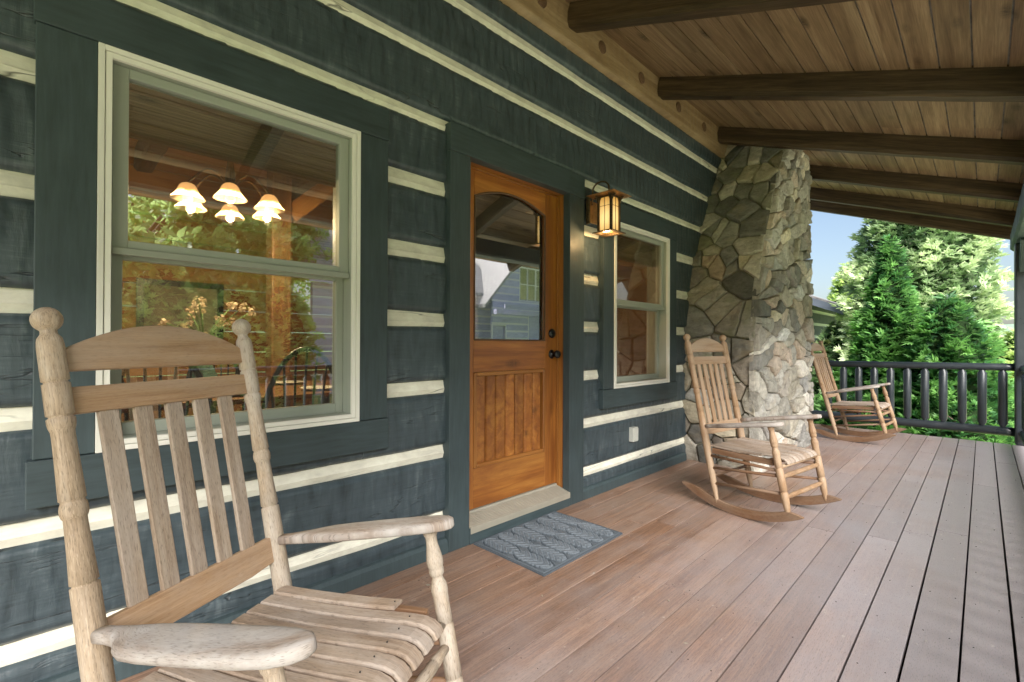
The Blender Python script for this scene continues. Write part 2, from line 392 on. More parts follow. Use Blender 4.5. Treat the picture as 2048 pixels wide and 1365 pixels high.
def stone_mat(name, dark, moss, strat, sat=1.0):
    m, nt = newmat(name)
    g = attr(nt, 'gco'); r = attr(nt, 'rnd', True)
    base = ramp(nt, r, [(0.0,(.16,.155,.13)),(.16,(.30,.27,.20)),(.3,(.21,.20,.175)),(.42,(.36,.30,.18)),(.55,(.25,.235,.20)),(.68,(.40,.36,.28)),(.8,(.30,.20,.115)),(.92,(.20,.21,.20)),(1.0,(.44,.42,.37))])
    n1 = noi(nt, mapped(nt, g, (6, 9, 6)), 1.0, 7, .7, .8)
    n2 = noi(nt, g, 34, 6, .7)
    st = noi(nt, mapped(nt, g, strat), 1.0, 6, .7, .6)
    f = maprange(nt, mth(nt, 'ADD', mth(nt, 'ADD', mth(nt, 'MULTIPLY', n1, .4), mth(nt, 'MULTIPLY', n2, .25)), mth(nt, 'MULTIPLY', st, .35)), .34, .66, .35*dark, 1.6*dark)
    f = mth(nt, 'MULTIPLY', f, maprange(nt, mth(nt, 'FRACT', mth(nt, 'MULTIPLY', r, 7.13)), 0.0, 1.0, .55, 1.45))
    c = mix(nt, 1.0, base, nd(nt, 'ShaderNodeCombineColor', i0=f, i1=f, i2=f).outputs[0], 'MULTIPLY')
    rust = maprange(nt, noi(nt, mapped(nt, g, (3, 5, 3)), 1.0, 5, .6), .55, .72, 0, .45)
    c = mix(nt, rust, c, (.36*dark, .25*dark, .10*dark))
    if moss:
        ms = maprange(nt, noi(nt, g, 4, 4), .55, .7, 0, moss); c = mix(nt, ms, c, (.14, .16, .06))
    c = nd(nt, 'ShaderNodeHueSaturation', Color=c, Saturation=sat).outputs[0]
    h = mth(nt, 'ADD', mth(nt, 'ADD', mth(nt, 'MULTIPLY', n1, .9), mth(nt, 'MULTIPLY', n2, .5)), mth(nt, 'MULTIPLY', st, .8))
    out_bsdf(nt, c, .7, h, .9, .014, .3)
    return m
M['stone'] = stone_mat('field_stone', 1.05, .5, (6, 16, 6), .85)
M['stone_lit'] = stone_mat('field_stone_lit', 1.5, .06, (30, 7, 30), .65)  # same stone with the brighter light of the open side put into its colour
M['mortar'] = plain('mortar', (.13, .125, .085), .9, 0, .25, 14, .2, .8)

# ------------------------------------------------------------------ the cabin wall
OPEN = [(.10, 1.07, .72, 2.10), (1.66, 2.60, -.05, 2.18), (3.09, 4.05, .72, 2.10)]
def minus(y0, y1, z0, z1):
    rects = [(y0, y1, z0, z1)]
    for a, b, c, d in OPEN:
        nr = []
        for (p, q, u, v) in rects:
            if b <= p or a >= q or d <= u or c >= v: nr.append((p, q, u, v)); continue
            if a > p: nr.append((p, a, u, v))
            if b < q: nr.append((b, q, u, v))
            pa, qb = max(p, a), min(q, b)
            if c > u: nr.append((pa, qb, u, c))
            if d < v: nr.append((pa, qb, d, v))
        rects = nr
    return rects
WY0, WY1 = -1.6, 7.0
GAPS = [(.147,.213),(.497,.567),(.843,.913),(1.195,1.270),(1.541,1.620),(1.895,1.975),(2.252,2.310),(2.598,2.662),(2.955,3.030)]
cabin = empty('log_cabin', (0,0,0), 0, 'slate painted hewn log cabin wall with cream chinking, door and windows along the porch', 'log cabin')
def hewn(y, z, k):
    n = noise.noise(Vector((y*2.3, z*5, k*7.1)))
    rr = z/.12+.5*noise.noise(Vector((y*2.7, k*3.3, 1.7)))
    r = math.floor(rr); fz = rr-r
    yy = y/.062+hsh(r, k)*7+.6*noise.noise(Vector((y*3.1, z*7, k*1.9)))+z*.8
    c = math.floor(yy); fr = yy-c
    h = hsh(c, r, k); h2 = hsh(c+.5, r, k)
    ka = .45+.55*max(0.0, min(1.0, (z-1.0)/1.4))
    d = ((h-.5)*.0035+(fr-.5)*.0075*(.1+h2)+(fz-.5)*.004*(h-.3))*ka
    return d+n*.0035
def clusters(rects):
    out = []
    for r in sorted(r for r in rects if r[3]-r[2] > .01):
        if out and r[0] <= max(x[1] for x in out[-1])+1e-5: out[-1].append(r)
        else: out.append([r])
    return out
def log_piece(mb, y0, y1, z0, z1, k, ztop, zbot):
    ny = max(2, int((y1-y0)/.0105)); nz = max(3, int((z1-z0)/.0165)); P = []; G = []; F = []
    for j in range(nz+1):
        for i in range(ny+1):
            y = y0+(y1-y0)*i/ny; z = z0+(z1-z0)*j/nz
            zz = z
            if j == nz and abs(z1-ztop) < 1e-4: zz += .006*noise.noise(Vector((y*2.2, k*5.0, 9)))
            if j == 0 and abs(z0-zbot) < 1e-4: zz += .006*noise.noise(Vector((y*2.2, k*5.0, 3)))
            e = min(z-zbot, ztop-z)
            x = -.034+hewn(y, z, k)
            if e < .018: x -= .016*(1-e/.018)**2
            P.append((x, y, zz)); G.append((x, y+k*13.7, z))
    W = ny+1
    for j in range(nz):
        for i in range(ny): F.append((j*W+i, j*W+i+1, (j+1)*W+i+1, (j+1)*W+i))
    o = len(P)
    ring = [i for i in range(W)]+[j*W+ny for j in range(1, nz+1)]+[nz*W+i for i in range(ny-1, -1, -1)]+[j*W for j in range(nz-1, 0, -1)]
    for i in ring: P.append((-.10, P[i][1], P[i][2])); G.append(G[i])
    n = len(ring)
    for a in range(n): F.append((ring[(a+1) % n], ring[a], o+a, o+(a+1) % n))
    mb.add(P, F, G, .5+.4*(hsh(k, 2.2)-.5), 0, True)
zb = 0.0; courses = []
for a, b in GAPS: courses.append((zb, a)); zb = b
courses.append((zb, 3.165))
for k, (a, b) in enumerate(courses):
    for grp in clusters(minus(WY0, WY1, a, b)):
        mb = MB()
        for p, q, u, v in grp: log_piece(mb, p, q, u, v, k, b, a)
        mb.build('log', M['slate'], cabin)
for k, (a, b) in enumerate(GAPS):
  for grp in clusters(minus(WY0, WY1, a-.012, b+.012)):
    mb = MB()
    for p, q, u, v in grp:
        ny = max(2, int((q-p)/.05)); secs = []
        for i in range(ny+1):
            y = p+(q-p)*i/ny; w = .004*noise.noise(Vector((y*3, k*4.1, 0)))
            mid = u+(v-u)*(.42+.08*noise.noise(Vector((y*1.1, k, 5))))
            secs.append([(-.11, y, u), (-.058+w, y, u), (-.046+w, y, mid), (-.049+w, y, mid+.006), (-.062+w, y, v), (-.11, y, v)])
        off = k*9.7; P = []; G = []; F = []
        for sec in secs:
            for pt in sec: P.append(pt); G.append((pt[0], pt[1]+off, pt[2]))
        n = 6
        for i in range(len(secs)-1):
            for j in range(5): F.append((i*n+j, i*n+j+1, (i+1)*n+j+1, (i+1)*n+j))
        mb.add(P, [tuple(reversed(f)) for f in F], G, hsh(k, 1), 0, False)
    mb.build('chinking', M['chink'], cabin, fixn=False)
mb = MB()
for p, q, u, v in minus(WY0, WY1, -.7, 3.6): mb.box((-.22, p, u), (-.105, q, v))
mb.build('wall', M['room'], cabin)
mb = MB()
for p, q in ((WY0, 1.541), (2.735, 4.38)):
    mb.prism([(0,0),(.032,0),(.03,.058),(.018,.074),(0,.078)], (-.034, p, .001), (1,0,0), (0,0,1), (0,1,0), q-p, 1)
mb.build('baseboard', M['trim'], cabin, .002, fixn=True)

# ------------------------------------------------------------------ windows
def window(y0, y1, z0, z1, label, gm='glass'):
    fr = MB()
    w = .0165
    for d, xf in ((0.0, .006), (.0185, .002)):
        a0, a1, b0, b1 = y0+d, y1-d, z0+d, z1-d
        fr.box((-.05, a0, b0), (xf, a0+w, b1), 2); fr.box((-.05, a1-w, b0), (xf, a1, b1), 2)
        fr.box((-.05, a0+w, b0), (xf, a1-w, b0+w), 1); fr.box((-.05, a0+w, b1-w), (xf, a1-w, b1), 1)
    frame = fr.build('window', M['clad'], cabin, .0015)
    frame['label'] = label
    j = MB(); a0, a1, b0, b1 = y0+.036, y1-.036, z0+.036, z1-.036
    j.box((-.2, a0-.03, b0-.03), (-.012, a0, b1+.03), 2); j.box((-.2, a1, b0-.03), (-.012, a1+.03, b1+.03), 2)
    j.box((-.2, a0, b0-.03), (-.012, a1, b0), 1); j.box((-.2, a0, b1), (-.012, a1, b1+.03), 1)
    j.build('jamb_liner', M['sash'], frame, .001)
    zm = z0+.648
    up = MB(); s = .045
    X0, X1 = -.075, -.034
    up.box((X0, a0+.001, zm), (X1, a0+s, b1), 2); up.box((X0, a1-s, zm), (X1, a1-.001, b1), 2)
    up.box((X0, a0+s, b1-.032), (X1, a1-s, b1-.0005), 1); up.box((X0, a0+s, zm), (X1, a1-s, zm+.047), 1)
    up.box((X1, a0+.002, zm-.004), (-.022, a1-.002, zm+.020), 1)
    up.build('upper_sash', M['sash'], frame, .003)
    g = MB(); g.box((-.057, a0+s-.004, zm+.04), (-.053, a1-s+.004, b1-.028)); g.build('pane', M[gm], frame)
    lo = MB(); s = .036; X0, X1 = -.118, -.082
    lo.box((X0, a0+.001, b0), (X1, a0+s, zm+.03), 2); lo.box((X0, a1-s, b0), (X1, a1-.001, zm+.03), 2)
    lo.box((X0, a0+s, b0), (X1, a1-s, b0+.042), 1); lo.box((X0, a0+s, zm-.012), (X1, a1-s, zm+.03), 1)
    lo.build('lower_sash', M['sash'], frame, .003)
    g = MB(); g.box((-.102, a0+s-.004, b0+.038), (-.098, a1-s+.004, zm-.008)); g.build('pane', M[gm], frame)
    t = MB()
    t.box((-.06, y0-.141, z0+.001), (0.0, y0-.0005, z1+.001), 2); t.box((-.06, y1+.0005, z0+.001), (0.0, y1+.143, z1+.001), 2)
    t.box((-.06, y0-.146, z1+.0025), (.004, y1+.145, z1+.148), 1)
    t.box((-.06, y0-.155, z0-.143), (.007, y1+.147, z0-.0015), 1)
    t.build('window_trim', M['trim'], frame, .003)
    return frame
window(.134, 1.031, .756, 2.066, 'large cream framed double hung window left of the door')
window(3.118, 4.016, .766, 2.056, 'cream framed double hung window between the lantern and the chimney', 'glass2')

# ------------------------------------------------------------------ front door
DY0, DY1, DZ0, DZ1 = 1.690, 2.578, .137, 2.139
GY0, GY1, GZ0 = 1.812, 2.452, 1.127
XF, XB = -.120, -.165
def arch(n=18, zc=1.985, rise=.07, y0=GY0, y1=GY1):
    pts = []
    for i in range(n+1):
        t = i/n; pts.append((y0+(y1-y0)*t, zc+rise*(1-(2*t-1)**2)))
    return pts
d = MB()
d.box((XB, DY0, DZ0), (XF, GY0, DZ1), 2); d.box((XB, GY1, DZ0), (XF, DY1, DZ1), 2)
d.box((XB, GY0, DZ0), (XF-.0005, GY1, .372), 1); d.box((XB, GY0, .938), (XF-.0005, GY1, GZ0), 1)
top = arch(); poly = [(p[0], p[1]) for p in top]+[(GY1, DZ1), (GY0, DZ1)]
d.prism(poly, (XB, 0, 0), (0,1,0), (0,0,1), (1,0,0), XF-XB-.0005, 0)
door = d.build('front_door', M['door'], cabin, .0025, fixn=True)
door['label'] = 'stained knotty wood door with arched glass over a plank panel'
d = MB(); n = 7; w = (GY1-GY0-.05)/n
for i in range(n):
    a = GY0+.025+w*i
    d.prism([(a+.0060,XB+.013),(a+w-.0060,XB+.013),(a+w-.0060,XF-.021),(a+w-.0115,XF-.012),(a+.0115,XF-.012),(a+.0060,XF-.021)], (0,0,.372), (0,1,0), (1,0,0), (0,0,1), .566, 1)
d.build('plank_panel', M['door'], door, fixn=True)
d = MB(); d.box((XB+.004, GY0, .372), (XB+.012, GY1, .938)); d.build('panel_back', M['groove'], door)
d = MB()
for (a, b, u, v, lg) in ((GY0, GY0+.024, .373, .937, 2), (GY1-.024, GY1, .373, .937, 2), (GY0+.024, GY1-.024, .373, .397, 1), (GY0+.024, GY1-.024, .913, .937, 1)):
    d.box((XF-.03, a, u), (XF+.008, b, v), lg)
d.build('panel_moulding', M['doorjamb'], door, .006, 3)
d = MB(); d.prism([(GY0, GZ0)]+[(GY1, GZ0)]+list(reversed(arch())), (XF-.026, 0, 0), (0,1,0), (0,0,1), (1,0,0), .005, 0)
d.build('glass_pane', M['doorglass'], door, fixn=True)
d = MB(); d.tube([(XF-.002, GY0+.004, GZ0+.004)]+[(XF-.002, y, z-.004) for y, z in arch(y0=GY0+.004, y1=GY1-.004)]+[(XF-.002, GY1-.004, GZ0+.004), (XF-.002, GY0+.004, GZ0+.004)], .0065, 8)
d.build('glazing_bead', M['plug'], door)
d = MB(); d.lathe((XF-.001, 2.520, 1.036), (XF+.10, 2.520, 1.036), [(0,.031),(.004,.032),(.008,.028),(.011,.012),(.03,.010),(.034,.018),(.042,.026),(.055,.0285),(.064,.024),(.068,.010)], 24)
d.build('door_knob', M['iron'], door)
d = MB(); d.lathe((XF-.001, 2.520, 1.180), (XF+.05, 2.520, 1.180), [(0,.033),(.006,.034),(.014,.029),(.018,.024),(.020,.010)], 24); d.box((XF+.018, 2.519, 1.170), (XF+.021, 2.521, 1.190))
d.build('deadbolt', M['iron'], door)
d = MB()
d.box((-.20, 1.655, .10), (-.004, 1.688, 2.165), 2); d.box((-.20, 2.5805, .10), (-.004, 2.612, 2.165), 2); d.box((-.20, 1.688, 2.1415), (-.004, 2.5805, 2.170), 1)
d.box((-.118, 1.688, .13), (-.104, 1.700, 2.1415), 2); d.box((-.118, 2.568, .13), (-.104, 2.5805, 2.1415), 2); d.box((-.118, 1.700, 2.130), (-.104, 2.568, 2.1415), 1)
jamb = d.build('door_jamb', M['doorjamb'], cabin, .002)
d = MB()
d.box((-.06, 1.543, .002), (0.0, 1.684, 2.137), 2); d.box((-.06, 2.570, .002), (0.0, 2.733, 2.137), 2); d.box((-.06, 1.543, 2.1385), (.003, 2.735, 2.288), 1)
d.build('door_trim', M['trim'], cabin, .003)
d = MB(); prof = [(-.2,.06),(.008,.06),(.008,.092)]
x = .006
for i in range(9):
    prof += [(x-.001, .0965+.0032*i), (x-.0075, .0972+.0032*i), (x-.0085, .0925+.0032*i), (x-.0115, .0925+.0032*i)]; x -= .0125
prof += [(-.108,.126),(-.112,.134),(-.2,.134)]
d.prism(prof, (0, 1.690, 0), (1,0,0), (0,0,1), (0,1,0), .8795, 1)
d.build('threshold', M['alu'], cabin, fixn=True)
d = MB(); d.box((-.06, 1.685, .002), (.004, 2.5695, .0895), 1); d.build('step_board', M['trim'], cabin, .003)

# ------------------------------------------------------------------ porch deck
d = MB(); PW = .1413; x = .105-PW*2+.0
rng = random.Random(3)
DX1 = 2.44; DY_END = 7.70
xs = -.036
edges = [-.036]+[.105+PW*i for i in range(17)]
gw = .0029
for i in range(len(edges)-1):
    a, b = edges[i]+gw, edges[i+1]-gw
    if i > 10: a += .0008; b -= .0008
    if i in (12, 14): b -= .0015
    y = -2.6; first = True
    while y < DY_END-.01:
        L = rng.uniform(1.3, 3.6); y2 = min(DY_END, y+L)
        if DY_END-y2 < .5: y2 = DY_END
        dz = rng.uniform(-.0012, .0012); rr = rng.random()
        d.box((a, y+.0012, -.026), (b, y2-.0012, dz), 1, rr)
        for yy in [y+.02, y2-.02]+[yv for yv in [k*.406 for k in range(-6, 20)] if y+.05 < yv < y2-.05]:
            for xx in (a+.028, b-.028):
                if rng.random() < .6: d.lathe((xx+rng.uniform(-.004,.004), yy+rng.uniform(-.006,.006), dz-.001), (xx, yy, dz+.0006), [(0,.0036),(.0015,.0033)], 6, .5, 1)
        y = y2
d.box((-.036, -2.6, -.24), (DX1, DY_END-.02, -.030), 1, .5, 1)
d.box((-.036, DY_END-.02, -.24), (DX1, DY_END-.001, -.030), 0, .4, 0)
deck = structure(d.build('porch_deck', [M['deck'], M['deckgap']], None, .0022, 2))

# leaf crumbs lying on the deck
def flake(x, y, s, rz, label, group=None):
    f = MB(); f.add([(-s,0,.002),(0,-s*.45,.004),(s*1.1,0,.006),(0,s*.45,.003)], [(0,1,2,3)], [(0,0,0)]*4)
    o = f.build('dry_leaf', M['alu']); o.location = (x, y, .001); o.rotation_euler = (.25, .1, rz); tag(o, label, 'leaf', group)
flake(.20, 1.27, .013, .5, 'small pale dry leaf bit on the deck behind the nearest chair')

rng = random.Random(23)
for x_, y_ in ((1.04,1.93),(1.22,1.70),(.63,1.57),(.77,2.46),(1.33,2.22),(1.61,2.62),(.52,2.95),(1.48,3.30),(1.85,2.35),(.30,1.62),(1.12,2.75),(1.72,3.9)):
    flake(x_, y_, rng.uniform(.005, .010), rng.uniform(0, 6), 'tiny pale leaf crumb lying on the open deck boards', 'leaf crumbs scattered on the deck')
# ------------------------------------------------------------------ porch roof
SL = .367
def zc(x): return 3.425-SL*x
def zr(x): return 3.263-SL*x
roof = empty('porch_roof', (0,0,0), 0, 'brown timber porch roof with pine board ceiling and dark exposed rafters', 'porch roof')
d = MB(); XR = 2.95; YR0, YR1 = -2.6, 8.75
x = -.0; BW = .140; i = 0
rng = random.Random(11)
while x < XR:
    x2 = min(XR, x+BW); y = YR0
    while y < YR1:
        y2 = min(YR1, y+rng.uniform(2.2, 4.5))
        if YR1-y2 < .6: y2 = YR1
        P = [(x+.004, y, zc(x+.004)), (x2-.004, y, zc(x2-.004)), (x2-.004, y2, zc(x2-.004)), (x+.004, y2, zc(x+.004))]
        o = rv(20)
        Q = P+[(p[0], p[1], p[2]+.02) for p in P]
        d.hexa(Q, [Vector(p)+o for p in Q], rng.random())
        y = y2
    x = x2
d.build('ceiling_boards', M['ceil'], roof, .003)
d = MB()
P = [(-.02, YR0, zc(-.02)+.012), (XR, YR0, zc(XR)+.012), (XR, YR1, zc(XR)+.012), (-.02, YR1, zc(-.02)+.012)]
Q = P+[(p[0], p[1], p[2]+.1) for p in P]; d.hexa(Q, [Vector(p) for p in Q], .5, 0)
P = [(-4.6, YR0, 7.3), (-.021, YR0, zc(-.02)+.012), (-.021, YR1, zc(-.02)+.012), (-4.6, YR1, 7.3)]
Q = P+[(p[0], p[1], p[2]+.1) for p in P]; d.hexa(Q, [Vector(p) for p in Q], .5, 0)
M['shingle'] = plain('grey_shingle', (.17, .16, .155), .9, 0, .3, 9, .2)
d.build('roof_shingles', M['shingle'], roof)
def timber(mb, A, B, w, h, seed, wig=.006, n=40, rad=.012):   # hewn beam with wavering arrises; A,B centre of section
    A = Vector(A); B = Vector(B); dd = (B-A); L = dd.length; dv = dd/L
    side = dv.cross(Vector((0,0,1))).normalized(); up = side.cross(dv)
    off = rv(20); P = []; G = []; F = []
    prof = [(-.5,-.5+.12),(-.5+.1,-.5),(.5-.1,-.5),(.5,-.5+.12),(.5,.5),(-.5,.5)]
    for i in range(n+1):
        t = L*i/n; c = A+dv*t
        for j, (a, b) in enumerate(prof):
            q1 = noise.noise(Vector((t*2.6, j*3.1, seed))); q2 = noise.noise(Vector((t*5.1, j*1.7, seed+40)))
            ww = (q1*1.0+q2*.5)*wig
            P.append(c+side*(a*w+(ww if a > 0 else -ww))+up*(b*h+(ww*.8 if b < 0 else 0)))
            G.append(Vector((a*w, t, b*h))+off)
    k = len(prof)
    for i in range(n):
        for j in range(k): F.append((i*k+j, i*k+(j+1) % k, (i+1)*k+(j+1) % k, (i+1)*k+j))
    F.append(tuple(range(k-1, -1, -1))); F.append(tuple(n*k+j for j in range(k)))
    mb.add(P, F, G, None, 0, False)
RH = .25
for k, yy in enumerate((1.25, 2.585, 3.84, 5.14, 6.43, 7.70, 8.62)):
    d = MB(); z0 = RH/2/math.cos(math.atan(SL))
    xa = .015 if k < 6 else -.3
    timber(d, (xa, yy, zr(xa)+z0), (2.9, yy, zr(2.9)+z0), .105, RH, k*7.7)
    d.build('rafter', M['beam'], roof, fixn=True)
d = MB(); P = []; G = []; F = []
ny, nz = 420, 9
for j in range(nz+1):
    for i in range(ny+1):
        y = WY0+(WY1-WY0)*i/ny; z = 3.160+(3.45-3.160)*j/nz
        yy = y/.075+.5*noise.noise(Vector((y*2, z*5, 2))); c = math.floor(yy); fr = yy-c
        x_ = .004+.006*(abs(fr-.5)-.25)*(1+hsh(c, 3))+.004*noise.noise(Vector((y*4, z*6, 8)))
        zz = z+(.008*noise.noise(Vector((y*2.4, 0, 4)))+.004*(abs(fr-.5)) if j == 0 else 0)
        P.append((x_, y, zz)); G.append((x_, y, z))
W = ny+1
for j in range(nz):
    for i in range(ny): F.append((j*W+i, j*W+i+1, (j+1)*W+i+1, (j+1)*W+i))
o0 = len(P)
for i in range(W): P.append((-.1, P[i][1], P[i][2])); G.append(G[i])
for i in range(ny): F.append((i+1, i, o0+i, o0+i+1))
d.add(P, F, G, .5, 0, True)
pl = d.build('wall_plate', M['plate'], roof)
for yy in (.98, 1.62, 2.262, 2.939, 3.506, 4.179, 4.744):
    d = MB(); d.lathe((0.002, yy, 3.303), (.014, yy, 3.303), [(0,.046),(.009,.0455),(.0105,.042)], 20); d.build('peg_plug', M['plug'], pl)
d = MB(); timber(d, (2.345, -2.6, 2.345), (2.345, 8.3, 2.345), .215, .205, 71.0, .008, 90)
d.build('header_beam', M['trim'], roof, fixn=True)
d = MB()
d.box((2.252, 7.655, .001), (2.44, 7.85, 2.245), 2)
d.build('porch_post', M['rail'], roof, .02, 3)
d = MB(); d.bar((2.345, 7.64, 1.95), (2.345, 7.30, 2.25), .12, .11); d.build('post_brace', M['trim'], roof, .006)
d = MB(); d.box((2.252, -.75, .001), (2.44, -.56, 2.245), 2); d.build('porch_post', M['rail'], roof, .02, 3)

# ------------------------------------------------------------------ railings
def baluster(mb, x, y, z0, z1, r=.040):
    L = z1-z0
    mb.lathe((x, y, z0), (x, y, z1), [(0,.02),(.02,.021),(.055,r),(L*.5,r*1.02),(L-.055,r),(L-.02,.021),(L,.02)], 14, None, 0, True, True, .05)
rail = empty('porch_railing', (1.4, 7.75, 0), 0, 'dark slate log railing closing the far end of the deck', 'railing')
rl = Matrix.Translation((-1.4, -7.75, 0))
def fin(o, T): o.matrix_parent_inverse = T; return o
def wobrod(mb, A, B, r, seed):
    L = (Vector(B)-Vector(A)).length
    mb.lathe(A, B, [(L*i/24, r*(1+.03*noise.noise(Vector((i*.7, seed, 0))))) for i in range(25)], 18, None, 0, True, True, .03)
d = MB(); wobrod(d, (.2, 7.75, .842), (2.262, 7.75, .862), .042, 1); fin(d.build('top_rail', M['rail'], rail), rl)
d = MB(); wobrod(d, (.2, 7.75, .133), (2.262, 7.75, .134), .051, 2); fin(d.build('bottom_rail', M['rail'], rail), rl)
for i in range(11):
    xx = 2.161-.1672*i
    d = MB(); baluster(d, xx, 7.75, .165, .826+.0095*(xx-.2)); fin(d.build('baluster', M['rail'], rail), rl)
rail2 = empty('porch_railing', (2.335, 3.5, 0), 0, 'front log railing running from the corner post at the right edge', 'railing')
rl2 = Matrix.Translation((-2.335, -3.5, 0))
d = MB(); wobrod(d, (2.335, -.6, .85), (2.335, 7.66, .85), .046, 5); fin(d.build('top_rail', M['rail'], rail2), rl2)
d = MB(); wobrod(d, (2.335, -.6, .133), (2.335, 7.66, .133), .05, 6); fin(d.build('bottom_rail', M['rail'], rail2), rl2)
yy = 7.5
while yy > -.5:
    d = MB(); baluster(d, 2.335, yy, .165, .825); fin(d.build('baluster', M['rail'], rail2), rl2); yy -= .1672

# ------------------------------------------------------------------ stone chimney
def pl_interp(tab, v):
    for (a, b), (c, e) in zip(tab, tab[1:]):
        if v <= c: return b+(e-b)*(v-a)/(c-a)
    return tab[-1][1]
YF = [(-.8,4.43),(0,4.425),(1.1,4.40),(1.5,4.47),(1.9,4.60),(2.3,4.80),(2.7,5.02),(3.1,5.29),(3.7,5.56),(6,5.56)]
YBK = [(-.8,6.28),(2.7,6.20),(3.3,6.02),(6,5.95)]
CX = .60
chim = empty('stone_chimney', (.3, 5.3, 0), 0, 'tapering field stone chimney rising from the deck through the porch roof', 'chimney')
ct = Matrix.Translation((-.3, -5.3, 0))
d = MB(); zs = [-.7, 0, .5, 1.1, 1.5, 1.9, 2.3, 2.7, 3.1, 3.7, 6.0]; secs = []
for z in zs:
    yf, yb = pl_interp(YF, z)+.030, pl_interp(YBK, z)-.004
    secs.append([(-.10, yf, z), (CX-.03, yf, z), (CX-.03, yb, z), (-.10, yb, z)])
d.strip(secs); fin(d.build('mortar', M['mortar'], chim, fixn=True), ct)
def voronoi(u0, u1, v0, v1, seeds):
    cells = []
    for i, (a, b) in enumerate(seeds):
        poly = [(u0,v0),(u1,v0),(u1,v1),(u0,v1)]
        near = sorted(range(len(seeds)), key=lambda j: (seeds[j][0]-a)**2+(seeds[j][1]-b)**2)[1:22]
        for j in near:
            c, e = seeds[j]; mx, my = (a+c)/2, (b+e)/2; nx, ny = c-a, e-b
            new = []
            for k in range(len(poly)):
                p, q = poly[k], poly[(k+1) % len(poly)]
                dp = (p[0]-mx)*nx+(p[1]-my)*ny; dq = (q[0]-mx)*nx+(q[1]-my)*ny
                if dp <= 0: new.append(p)
                if dp*dq < 0: t = dp/(dp-dq); new.append((p[0]+(q[0]-p[0])*t, p[1]+(q[1]-p[1])*t))
            poly = new
            if len(poly) < 3: break
        if len(poly) >= 3: cells.append(poly)
    return cells
def stones(mb, cells, fmap, gap, height, rough, su=1.0, seed=0, edge=.15):
    rg = random.Random(seed)
    for poly in cells:
        cu = sum(p[0] for p in poly)/len(poly); cv = sum(p[1] for p in poly)/len(poly)
        # shrink + densify outline
        outl = []
        n = len(poly)
        for k in range(n):
            p, q = poly[k], poly[(k+1) % n]; L = math.hypot((q[0]-p[0])*su, q[1]-p[1]); m = max(1, int(L/.035))
            for t in range(m): outl.append((p[0]+(q[0]-p[0])*t/m, p[1]+(q[1]-p[1])*t/m))
        m = len(outl)
        if m < 3: continue
        area = abs(sum(outl[i][0]*outl[(i+1) % m][1]-outl[(i+1) % m][0]*outl[i][1] for i in range(m)))/2
        if area < 6e-4: continue
        rad = math.sqrt(area*su/math.pi); hh = height*rg.uniform(.65, 1.35); tu, tv = rg.uniform(-.12,.12), rg.uniform(-.12,.12)
        g = min(.45, gap/rad*1.0)
        P = []; G = []; F = []; off = Vector((rg.uniform(-50,50), rg.uniform(-50,50), rg.uniform(-50,50)))
        levels = [(1-g*.6, -.02), (1-g*.8, hh*.4), (1-g-edge*.35, hh*.85), (1-g-edge, hh), (.55, hh*1.04), (.25, hh*1.05)]
        for li, (s, h) in enumerate(levels):
            for (u, v) in outl:
                jit = .012*noise.noise(Vector((u*22, v*22, seed+li*.3)))
                # corner rounding
                du, dv = (u-cu)*s, (v-cv)*s
                u2, v2 = cu+du*(1+jit*3), cv+dv*(1+jit*3)
                hz = h
                if li > 0:
                    hz += (tu*(u2-cu)*su+tv*(v2-cv))*.55+rough*noise.noise(Vector((u2*su*14, v2*14, seed)))+rough*.6*noise.noise(Vector((u2*su*34, v2*34, seed+5)))
                P.append(fmap(u2, v2, hz)); G.append(Vector((u2*su, v2, hz))+off)
        c0 = len(P); P.append(fmap(cu, cv, hh*1.05+rough*noise.noise(Vector((cu*14, cv*14, seed))))); G.append(Vector((cu, cv, hh))+off)
        for li in range(len(levels)-1):
            for k in range(m):
                k2 = (k+1) % m; F.append((li*m+k, li*m+k2, (li+1)*m+k2, (li+1)*m+k))
        for k in range(m): F.append(((len(levels)-1)*m+k, (len(levels)-1)*m+(k+1) % m, c0))
        mb.add(P, F, G, rg.random(), 0, True)
def jittered(u0, u1, v0, v1, nu, nv, seed, jit=.38):
    rg = random.Random(seed); S = []
    for j in range(nv):
        for i in range(nu):
            S.append((u0+(u1-u0)*(i+.5+(.5 if j % 2 else 0)-.25+rg.uniform(-jit,jit))/nu, v0+(v1-v0)*(j+.5+rg.uniform(-jit,jit))/nv))
    S = [p for p in S if rg.random() > .22]
    for _ in range(len(S)//5):
        p = rg.choice(S); S.append((p[0]+(u1-u0)*rg.uniform(-.6,.6)/nu, p[1]+(v1-v0)*rg.uniform(-.6,.6)/nv))
    return S
def fmap_front(u, v, h):
    y = pl_interp(YF, v); dz = .02; sl = (pl_interp(YF, v+dz)-pl_interp(YF, v-dz))/(2*dz); L = math.hypot(1, sl)
    return (u, y+.03-h/L, v+h*sl/L)
d = MB(); stones(d, voronoi(-.09, CX, -.02, 3.45, jittered(-.09, CX, -.02, 3.45, 4, 21, 5, .5)), fmap_front, .0075, .034, .011, 1.0, 1, .09)
o = fin(d.build('front_stonework', M['stone'], chim), ct)
o.data.set_sharp_from_angle(angle=R(42))
def fmap_side(u, v, h):
    yf, yb = pl_interp(YF, v), pl_interp(YBK, v)
    return (CX-.03+h, yf-.012+(yb-yf+.02)*u, v)
cells = voronoi(0, 1, -.02, 3.45, jittered(0, 1, -.02, 3.45, 14, 13, 9, .55))
d = MB(); stones(d, cells, fmap_side, .0065, .060, .018, 1.8, 2, .12)
o = fin(d.build('side_stonework', M['stone_lit'], chim), ct)
o.data.set_sharp_from_angle(angle=R(42))

